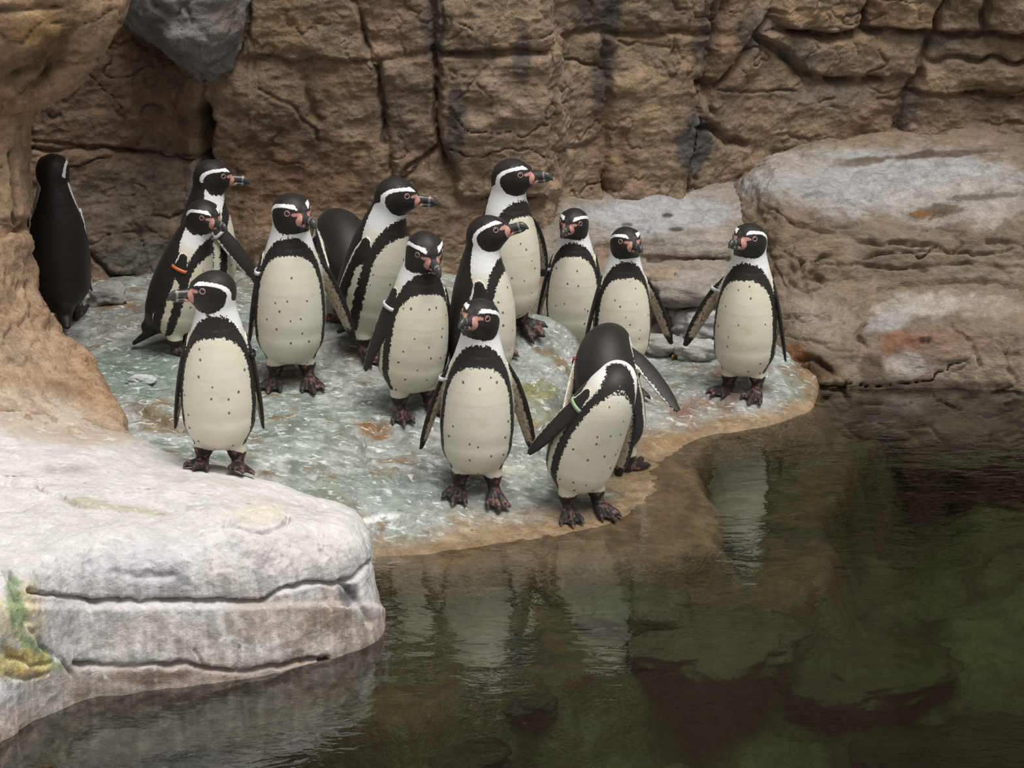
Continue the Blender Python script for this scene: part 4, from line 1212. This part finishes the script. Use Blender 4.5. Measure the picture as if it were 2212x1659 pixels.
def plumage(B, V, rng, chest=None):
    d, T, Hd, lg, fl = B.parts(V)
    # nearest place on the spine
    best = np.full(len(V), 9.0); zc = np.zeros(len(V)); off = np.zeros_like(V); tang = np.zeros_like(V)
    for i in range(len(B.sp) - 1):
        a, b = B.sp[i, :3], B.sp[i + 1, :3]
        ab = b - a; L = np.linalg.norm(ab); t = ((V - a) @ ab) / (L * L)
        lo = -2.0 if i == 0 else 0.0
        t = np.clip(t, lo, 1)
        q = V - a - t[:, None] * ab
        dd = np.linalg.norm(q, axis=1)
        m = dd < best
        best[m] = dd[m]; off[m] = q[m]; tang[m] = ab / L
        zc[m] = B.spz[i] + t[m] * L
    lf = np.array([0, 1.0, 0]) - tang * tang[:, 1:2]; lf /= np.linalg.norm(lf, axis=1, keepdims=True) + 1e-9
    fw = np.cross(lf, tang)
    phi = np.arctan2(np.abs(np.sum(off * lf, 1)), np.sum(off * fw, 1))
    phi = np.abs(phi)
    p1, p2 = 1.12, 1.42
    zt1, zt2 = .672 + rng.uniform(-.012, .012), .785 + rng.uniform(-.01, .01)
    if chest: zt1, zt2 = chest
    up1 = np.maximum(zc - .47, 0) / (zt1 - .47)
    d1 = (1 - ((phi / p1) ** 2.6 + up1 ** 2.6) ** (1 / 2.6)) * .17
    up2 = np.maximum(zc - .47, 0) / (zt2 - .47)
    d2 = (1 - ((phi / p2) ** 2.3 + up2 ** 2.3) ** (1 / 2.3)) * .2
    phi3 = np.interp(zc, [.1, .3, .5, .62, .72, .8, .9], [1.68, 1.66, 1.64, 1.72, 2.0, 2.15, 2.1])
    w = np.maximum(d1, np.minimum(-d2, (phi3 - phi) * .14))
    dk = -w
    q = B.headloc(V)
    x, yv, z = q[:, 0], np.abs(q[:, 1]), q[:, 2]
    # face patch and the white line around it
    lz = np.where(z > -.005, .050, .092)
    df = (1 - np.sqrt(((x - .045) / .092) ** 2 + ((z + .005) / lz) ** 2)) * .07
    lz2 = np.where(z > -.005, .0665, 9.0)
    ds = (1 - np.sqrt(((x - .040) / .112) ** 2 + ((z + .005) / lz2) ** 2)) * .08
    wh_h = np.minimum(ds, -df)
    wh_h = np.where(x > .0, np.minimum(wh_h, yv - np.interp(x, [0, .05, .11], [.0, .034, .030])), wh_h)   # crown stays black
    hw = sstep(-.075, -.045, z) * sstep(.02, -.01, Hd - T - .012)
    hw = np.maximum(hw, sstep(.84, .875, zc))
    # chin side: below the head the throat is white, the nape stays black
    dk = dk * (1 - hw) + (-wh_h) * hw
    chin = df
    dk = np.where((zc > .78), np.maximum(dk, chin), dk)
    pk = (1 - np.sqrt(((x - .119 - .22 * z) / .0125) ** 2 + ((z + .010) / .042) ** 2)) * .014
    pk2 = (1 - np.sqrt(((x - .100) / .016) ** 2 + ((z - .012) / .009) ** 2)) * .009
    pk = np.maximum(pk, pk2)
    pk = np.where(Hd < .02, pk, -.05)
    pk = np.minimum(pk, (yv - .016) * 1.0 + np.where(z < -.02, .02, 0))
    wh = sstep(.66, .74, zc)
    be = (d1 > .012).astype(float) * (zc < .68)
    rg = np.where(zc > .80, .35, 1.0)
    fi = np.zeros(len(V)); ft = np.full(len(V), -.05)
    body = np.minimum(T, Hd)
    for k in (0, 1):
        m = (fl[k] < body) & (fl[k] < lg[0]) & (fl[k] < lg[1])
        if m.any():
            f = B.floc(V[m], k)
            wdt = np.interp(f[:, 0], [0, .05, .16, .28, .37, .42], [.03, .046, .051, .046, .036, .022])
            t = np.clip(f[:, 0] / .42, 0, 1)
            c = (f[:, 1] + .030 * t ** 2) / wdt
            nrm = f[:, 2] + .012 * t ** 2
            outer = np.minimum((c + .84) * .03, 1)
            inner = np.maximum((c - .55) * .02, (f[:, 0] - .375) * .2)
            dk[m] = np.where(nrm > 0.0, outer, inner)
            fi[m] = np.where(nrm > 0.0, 0, 1) * sstep(.0, .1, f[:, 0])
            wh[m] = 0.6; be[m] = 0; rg[m] = 0.5
        m = (lg[k] < body + .004) & (V[:, 2] < .16 + B.feet[k][2])
        if m.any():
            fx_, fy_, fz_, fa_, sx_, sy_ = B.feet[k]
            ca, sa = math.cos(math.radians(fa_)), math.sin(math.radians(fa_))
            dx_, dy_ = V[m, 0] - fx_ + .015, V[m, 1] - fy_
            ft[m] = .098 - (V[m, 2] - fz_ - np.maximum(sx_ * (ca * dx_ + sa * dy_) + sy_ * (ca * dy_ - sa * dx_), 0))
            m2 = m & (lg[k] < body - .012)
            dk[m2] = np.where(V[m2, 2] > .07, -.01, dk[m2])
            be[m2] = 0
    # under tail black
    m = (V[:, 0] < B.sp[0, 0] - .12) & (V[:, 2] < .2)
    dk[m] = .05
    return {'dk': dk, 'pk': pk, 'ft': ft, 'fi': fi, 'wh': wh, 'be': be, 'rg': rg}

def beak_mesh():
    """hooked bill along +x from 0 to 1; both mandibles in one mesh"""
    V, F, A = [], [], []
    def tube(nodes, nseg=14):
        base = len(V)
        for (xx, zz_, hw, hh) in nodes:
            for j in range(nseg):
                a = 2 * math.pi * j / nseg
                V.append((xx, hw * math.cos(a), zz_ + hh * math.sin(a)))
                A.append((xx, math.cos(a) * .3, zz_ * 2 + math.sin(a) * .4))
        n = len(nodes)
        for i in range(n - 1):
            for j in range(nseg):
                k = (j + 1) % nseg
                F.append((base + i * nseg + j, base + (i + 1) * nseg + j, base + (i + 1) * nseg + k, base + i * nseg + k))
        V.append((nodes[-1][0] + .005, 0, nodes[-1][1])); A.append((1, 0, 0))
        for j in range(nseg):
            F.append((base + (n - 1) * nseg + j, len(V) - 1, base + (n - 1) * nseg + (j + 1) % nseg, base + (n - 1) * nseg + (j + 1) % nseg))
    # upper: x, z centre, half width, half height (units of bill length)
    tube([(-.18, .07, .23, .23), (0, .07, .215, .215), (.2, .075, .18, .19), (.4, .08, .15, .165), (.58, .085, .145, .17), (.7, .075, .145, .18), (.82, .04, .125, .17), (.92, -.02, .095, .135), (.98, -.09, .055, .08), (1.0, -.15, .02, .03)])
    tube([(-.18, -.17, .21, .13), (0, -.165, .19, .125), (.2, -.155, .165, .11), (.4, -.145, .135, .10), (.6, -.14, .115, .10), (.75, -.125, .095, .09), (.86, -.105, .06, .06), (.92, -.095, .02, .02)])
    return np.array(V, float), np.array(F), np.array(A, float)
BEAK = beak_mesh()
def fix_tris(F):
    return F
def torus(R, r, n=20, m=8, e=1.0):
    V, F = [], []
    for i in range(n):
        a = 2 * math.pi * i / n
        for j in range(m):
            b = 2 * math.pi * j / m
            V.append(((R + r * math.cos(b)) * math.cos(a), (R + r * math.cos(b)) * math.sin(a) * e, r * math.sin(b)))
            F.append((i * m + j, ((i + 1) % n) * m + j, ((i + 1) % n) * m + (j + 1) % m, i * m + (j + 1) % m))
    return np.array(V), np.array(F)
def ball(n=10, m=16):
    V, F = [], []
    for i in range(n + 1):
        t = math.pi * (i + .0001) / (n + .0002)
        for j in range(m):
            p = 2 * math.pi * j / m
            V.append((math.sin(t) * math.cos(p), math.sin(t) * math.sin(p), math.cos(t)))
    for i in range(n):
        for j in range(m):
            F.append((i * m + j, (i + 1) * m + j, (i + 1) * m + (j + 1) % m, i * m + (j + 1) % m))
    return np.array(V), np.array(F)
BALL = ball()

def quad_to_poly(F):
    return F
def add_penguin(label, px, py, H, yaw, seed, hy=0, hp=0, hr=0, band=None, z=None, ground_z=None, feet_px=None, **kw):
    """px,py: point between the feet; yaw 0 faces the viewer, +90 faces picture right; hy/hp/hr head yaw (same sense), pitch, roll"""
    rng = np.random.default_rng(seed)
    ps = math.radians(yaw)
    fwd = np.array([math.sin(ps), -math.cos(ps), 0]); lft = np.array([math.cos(ps), math.sin(ps), 0])
    base = on_ground(px, py, kw.pop('y0', 4.5))
    if z is not None: base = at_z(px, py, z)
    feet = kw.pop('feet', [(0.03, 0.085, 12), (0.03, -0.085, -12)])
    H = H * 0.955
    fz = []
    for x, y, a in feet:
        ar = math.radians(a)
        ff, fl_ = fwd * math.cos(ar) + lft * math.sin(ar), lft * math.cos(ar) - fwd * math.sin(ar)
        o0 = base + (fwd * (x - .015) + lft * y) * H
        g_ = lambda u, v: ground(*(o0 + (ff * u + fl_ * v) * H)[:2], 0.012)
        h0, h1, h2, h3 = g_(.0, 0), g_(.12, 0), g_(.06, -.05), g_(.06, .05)
        slx = float(np.clip((h1 - h0) / (.12 * H), -.7, .7)); sly = float(np.clip((h3 - h2) / (.10 * H), -.6, .6))
        fz.append((h0 - 0.003, slx, sly))
    bz = float(np.mean([f[0] for f in fz])) if z is None else z
    base[2] = bz
    F3 = [(x, y, float(np.clip((f[0] - bz) / H, -.07, .07)), a, f[1], f[2]) for (x, y, a), f in zip(feet, fz)]
    chest = kw.pop('chest', None)
    B = Bird(head=(hy - yaw, hp, hr), feet=F3, **kw)
    V, F = bird_mesh(B, 0.0075)
    at = plumage(B, V, rng, chest)
    at['rc'] = V.copy()
    root = bpy.data.objects.new('penguin', None)
    root.empty_display_size = 0.1
    COL.objects.link(root)
    root.location = base
    root.rotation_euler = (0, 0, ps - math.pi / 2)
    tag(root, label, 'penguin', 'humboldt penguins on the rocks')
    body = mesh_obj('body', V * H, F, M_FEATHER, parent=root, attrs=at)
    # beak
    bv, bf, ba = BEAK
    ln = .122
    o = B.hc + B.hf * .098 - B.hu * .020
    R = np.stack([B.hf, B.hl, B.hu], 0)
    tilt = math.radians(-3)
    b2 = bv * ln
    b2 = np.stack([b2[:, 0] * math.cos(tilt) - b2[:, 2] * math.sin(tilt), b2[:, 1], b2[:, 0] * math.sin(tilt) + b2[:, 2] * math.cos(tilt)], -1)
    bo = mesh_from_polys('beak', (o + b2 @ R) * H, bf, M_BEAK, root, {'bk': ba})
    # eyes with pink rings
    for sd in (1, -1):
        ex, ez = .066, .018
        ys_ = np.linspace(.10, .0, 80)
        pp = B.hc + ex * B.hf + ez * B.hu + np.outer(ys_ * sd, B.hl)
        dd = B.d(pp)
        k = int(np.argmax(dd < 0)) if (dd < 0).any() else 60
        p = pp[k]
        e = .002
        gd = np.array([B.d((p + np.eye(3)[i] * e)[None])[0] - B.d((p - np.eye(3)[i] * e)[None])[0] for i in range(3)])
        nrm = unit(gd)
        t1 = unit(np.cross(nrm, B.hu)); t2 = np.cross(nrm, t1)
        Re = np.stack([t1, t2, nrm], 0)
        ev, ef = BALL
        eye = mesh_obj('eye', (p - nrm * .003 + (ev * np.array([.0115, .0115, .008])) @ Re) * H, ef, M_EYE, parent=root)
        tv, tf = torus(.0130, .0026)
        mesh_obj('eye_ring', (p + nrm * .0005 + tv @ Re) * H, tf, M_RING, parent=eye)
    if band:
        bands = band if isinstance(band, list) else [band]
        for k, cname in bands:
            o_, d_, c_, n_ = B.fl[k]
            tv, tf = [], []
            nb_ = 28
            for i in range(nb_):
                a = 2 * math.pi * i / nb_
                cc, nn = .0475 * math.cos(a), .0195 * math.sin(a)
                prof = [(-.010, 0.0), (-.010, .005), (.010, .005), (.010, 0.0)]
                for sx_, rx_ in prof:
                    q = o_ + d_ * (.045 + sx_) + c_ * (cc * (1 + rx_ / .05)) + n_ * (nn * (1 + rx_ / .02))
                    tv.append(q)
                for j in range(4):
                    tf.append((i * 4 + j, ((i + 1) % nb_) * 4 + j, ((i + 1) % nb_) * 4 + (j + 1) % 4, i * 4 + (j + 1) % 4))
            bo2 = mesh_obj('flipper_band', np.array(tv) * H, np.array(tf), BANDS[cname], parent=root)
    return root
def mesh_from_polys(name, V, F, mat, parent, attrs):
    me = bpy.data.meshes.new(name)
    fs = [tuple(int(i) for i in (f if f[2] != f[3] else f[:3])) for f in F]
    me.from_pydata([tuple(v) for v in V], [], fs)
    for p in me.polygons: p.use_smooth = True
    for an, arr in attrs.items():
        me.attributes.new(an, 'FLOAT_VECTOR', 'POINT').data.foreach_set('vector', np.ascontiguousarray(arr, np.float32).ravel())
    me.materials.append(mat)
    o = bpy.data.objects.new(name, me)
    COL.objects.link(o)
    o.parent = parent
    return o

PENGUINS = [
    # label, px, py, H, body yaw, seed, options
    dict(label='penguin seen from behind with its all black back, in the shaded corner by the buttress', px=135, py=698, H=.61, yaw=197, seed=1, hy=172, hp=12, lean=2, flips=((5, 0, 0), (5, 0, 0))),
    dict(label='penguin standing by the wall in profile, flipper held out, grey band on it', px=452, py=698, H=.59, yaw=116, seed=2, hy=94, hp=-3, lean=6, flips=((20, 30, -10), (22, 38, 0)), band=[(1, 'grey')]),
    dict(label='leaning penguin with black back and tail on the ground, orange flipper band', px=388, py=757, H=.555, yaw=80, seed=3, hy=46, hp=-4, lean=19, flips=((8, 0, 0), (4, -6, 10)), band=[(1, 'orange')], tail=(-.27, .02)),
    dict(label='penguin facing forward with a yellow stained belly and one flipper spread', px=630, py=822, H=.645, yaw=4, seed=4, hy=38, hp=2, lean=2, side=2, flips=((28, 0, 50), (10, 0, 10)), band=[(1, 'white')]),
    dict(label='upright penguin turned sideways, standing in front of the crouching grey one', px=805, py=752, H=.63, yaw=54, seed=5, hy=84, hp=-2, lean=17, flips=((12, 0, 10), (5, -8, 0))),
    dict(label='crouching penguin showing only its dark grey rounded back and a yellow green tag', px=766, py=694, H=.55, yaw=205, seed=6, hy=230, hp=-70, bend=[20, 45, 60, 85, 115, 140], flips=((12, 0, 0), (12, 0, 0)), band=[(1, 'yellow')]),
    dict(label='penguin on the pale boulder edge with its beak turned to the buttress', px=478, py=1012, H=.60, yaw=2, seed=7, hy=-72, hp=4, lean=1, side=1, flips=((11, 0, 18), (11, 0, 12)), band=[(0, 'black')]),
    dict(label='penguin with pinkish feet leaning over green rock, white flipper band, looking down its beak', px=893, py=884, H=.61, yaw=24, seed=8, hy=24, hp=-14, lean=6, side=5, flips=((8, 0, 20), (12, -6, -10)), band=[(1, 'white')]),
    dict(label='penguin looking upward in profile, body half hidden behind the band chested one in front', px=1048, py=850, H=.605, yaw=84, seed=9, hy=82, hp=20, lean=2, flips=((6, 0, 0), (6, 0, 0))),
    dict(label='penguin standing on top of the rock hump with its head in profile', px=1098, py=730, H=.615, yaw=40, seed=10, hy=76, hp=10, lean=3, flips=((32, -12, 50), (8, 0, 0))),
    dict(label='penguin at the water edge tilting its face upward, both flippers hanging away', px=1030, py=1062, H=.625, yaw=0, seed=11, hy=-24, hp=16, hr=-8, lean=1, side=2, flips=((22, 0, 50), (20, 0, 30)), band=[(1, 'white')]),
    dict(label='preening penguin at the water edge with its head tucked behind a bright white chest', px=1256, py=1098, H=.60, yaw=22, seed=12, hy=160, hp=-35, bend=[14, 20, 22, 5, -75, -130], sides=[10, 12, 16, 28, 36, 20], chest=(.70, .765), flips=((24, 4, 55), (11, -6, -5)), band=[(1, 'green')]),
    dict(label='stooping penguin with feathered grey back toward the viewer and raised flipper', px=1325, py=1010, H=.60, yaw=160, seed=13, hy=165, hp=-60, bend=[8, 20, 38, 70, 110, 140], sides=[14, 16, 14, 4, 0, 0], flips=((10, 0, 0), (40, 4, 62)), band=[(0, 'red')]),
    dict(label='penguin behind the rock hump, standing in front of the low shelf', px=1238, py=770, y0=7.58, H=.54, yaw=-6, seed=14, hy=-22, hp=2, lean=1, flips=((9, 0, 10), (15, 0, 15)), band=[(1, 'white')]),
    dict(label='small penguin standing behind the stooping grey backed one, flipper out', px=1342, py=826, H=.54, yaw=6, seed=15, hy=24, hp=10, lean=1, side=1, flips=((27, 0, 45), (14, 0, 10))),
    dict(label='lone penguin by the layered ledge with both flippers held out', px=1605, py=842, H=.605, yaw=-14, seed=16, hy=-36, hp=14, lean=1, side=1, flips=((14, 0, 15), (31, 0, 50)), band=[(1, 'white')], feet=[(0.03, 0.085, -10), (0.03, -0.085, -30)]),
]
for p in PENGUINS:
    add_penguin(**p)

# ---------------------------------------------------- fallen leaf
M_LEAF = plain('orange_leaf', (0.42, 0.13, 0.03), 0.6)
lp = on_ground(1467, 776)
nu, nv = 9, 5
LV = []
for side in (0, 1):
    for i in range(nu):
        for j in range(nv):
            u = i / (nu - 1); v = j / (nv - 1) * 2 - 1
            wdt = 0.016 * math.sin(math.pi * min(1, u * 0.92 + 0.06)) ** 0.8
            LV.append((u * 0.055 - 0.027, v * wdt, 0.008 + 0.007 * abs(v) + 0.006 * math.sin(u * 3) - side * 0.0014))
f1 = grid_faces(nu, nv); f2 = grid_faces(nu, nv, True) + nu * nv
leaf = mesh_obj('fallen_leaf', np.array(LV), np.vstack([f1[:, ::-1], f2[:, ::-1]]), M_LEAF)
leaf.location = lp
leaf.rotation_euler = (0, 0, 0.4)
tag(leaf, 'small curled orange leaf on the ground near a flipper tip', 'leaf')
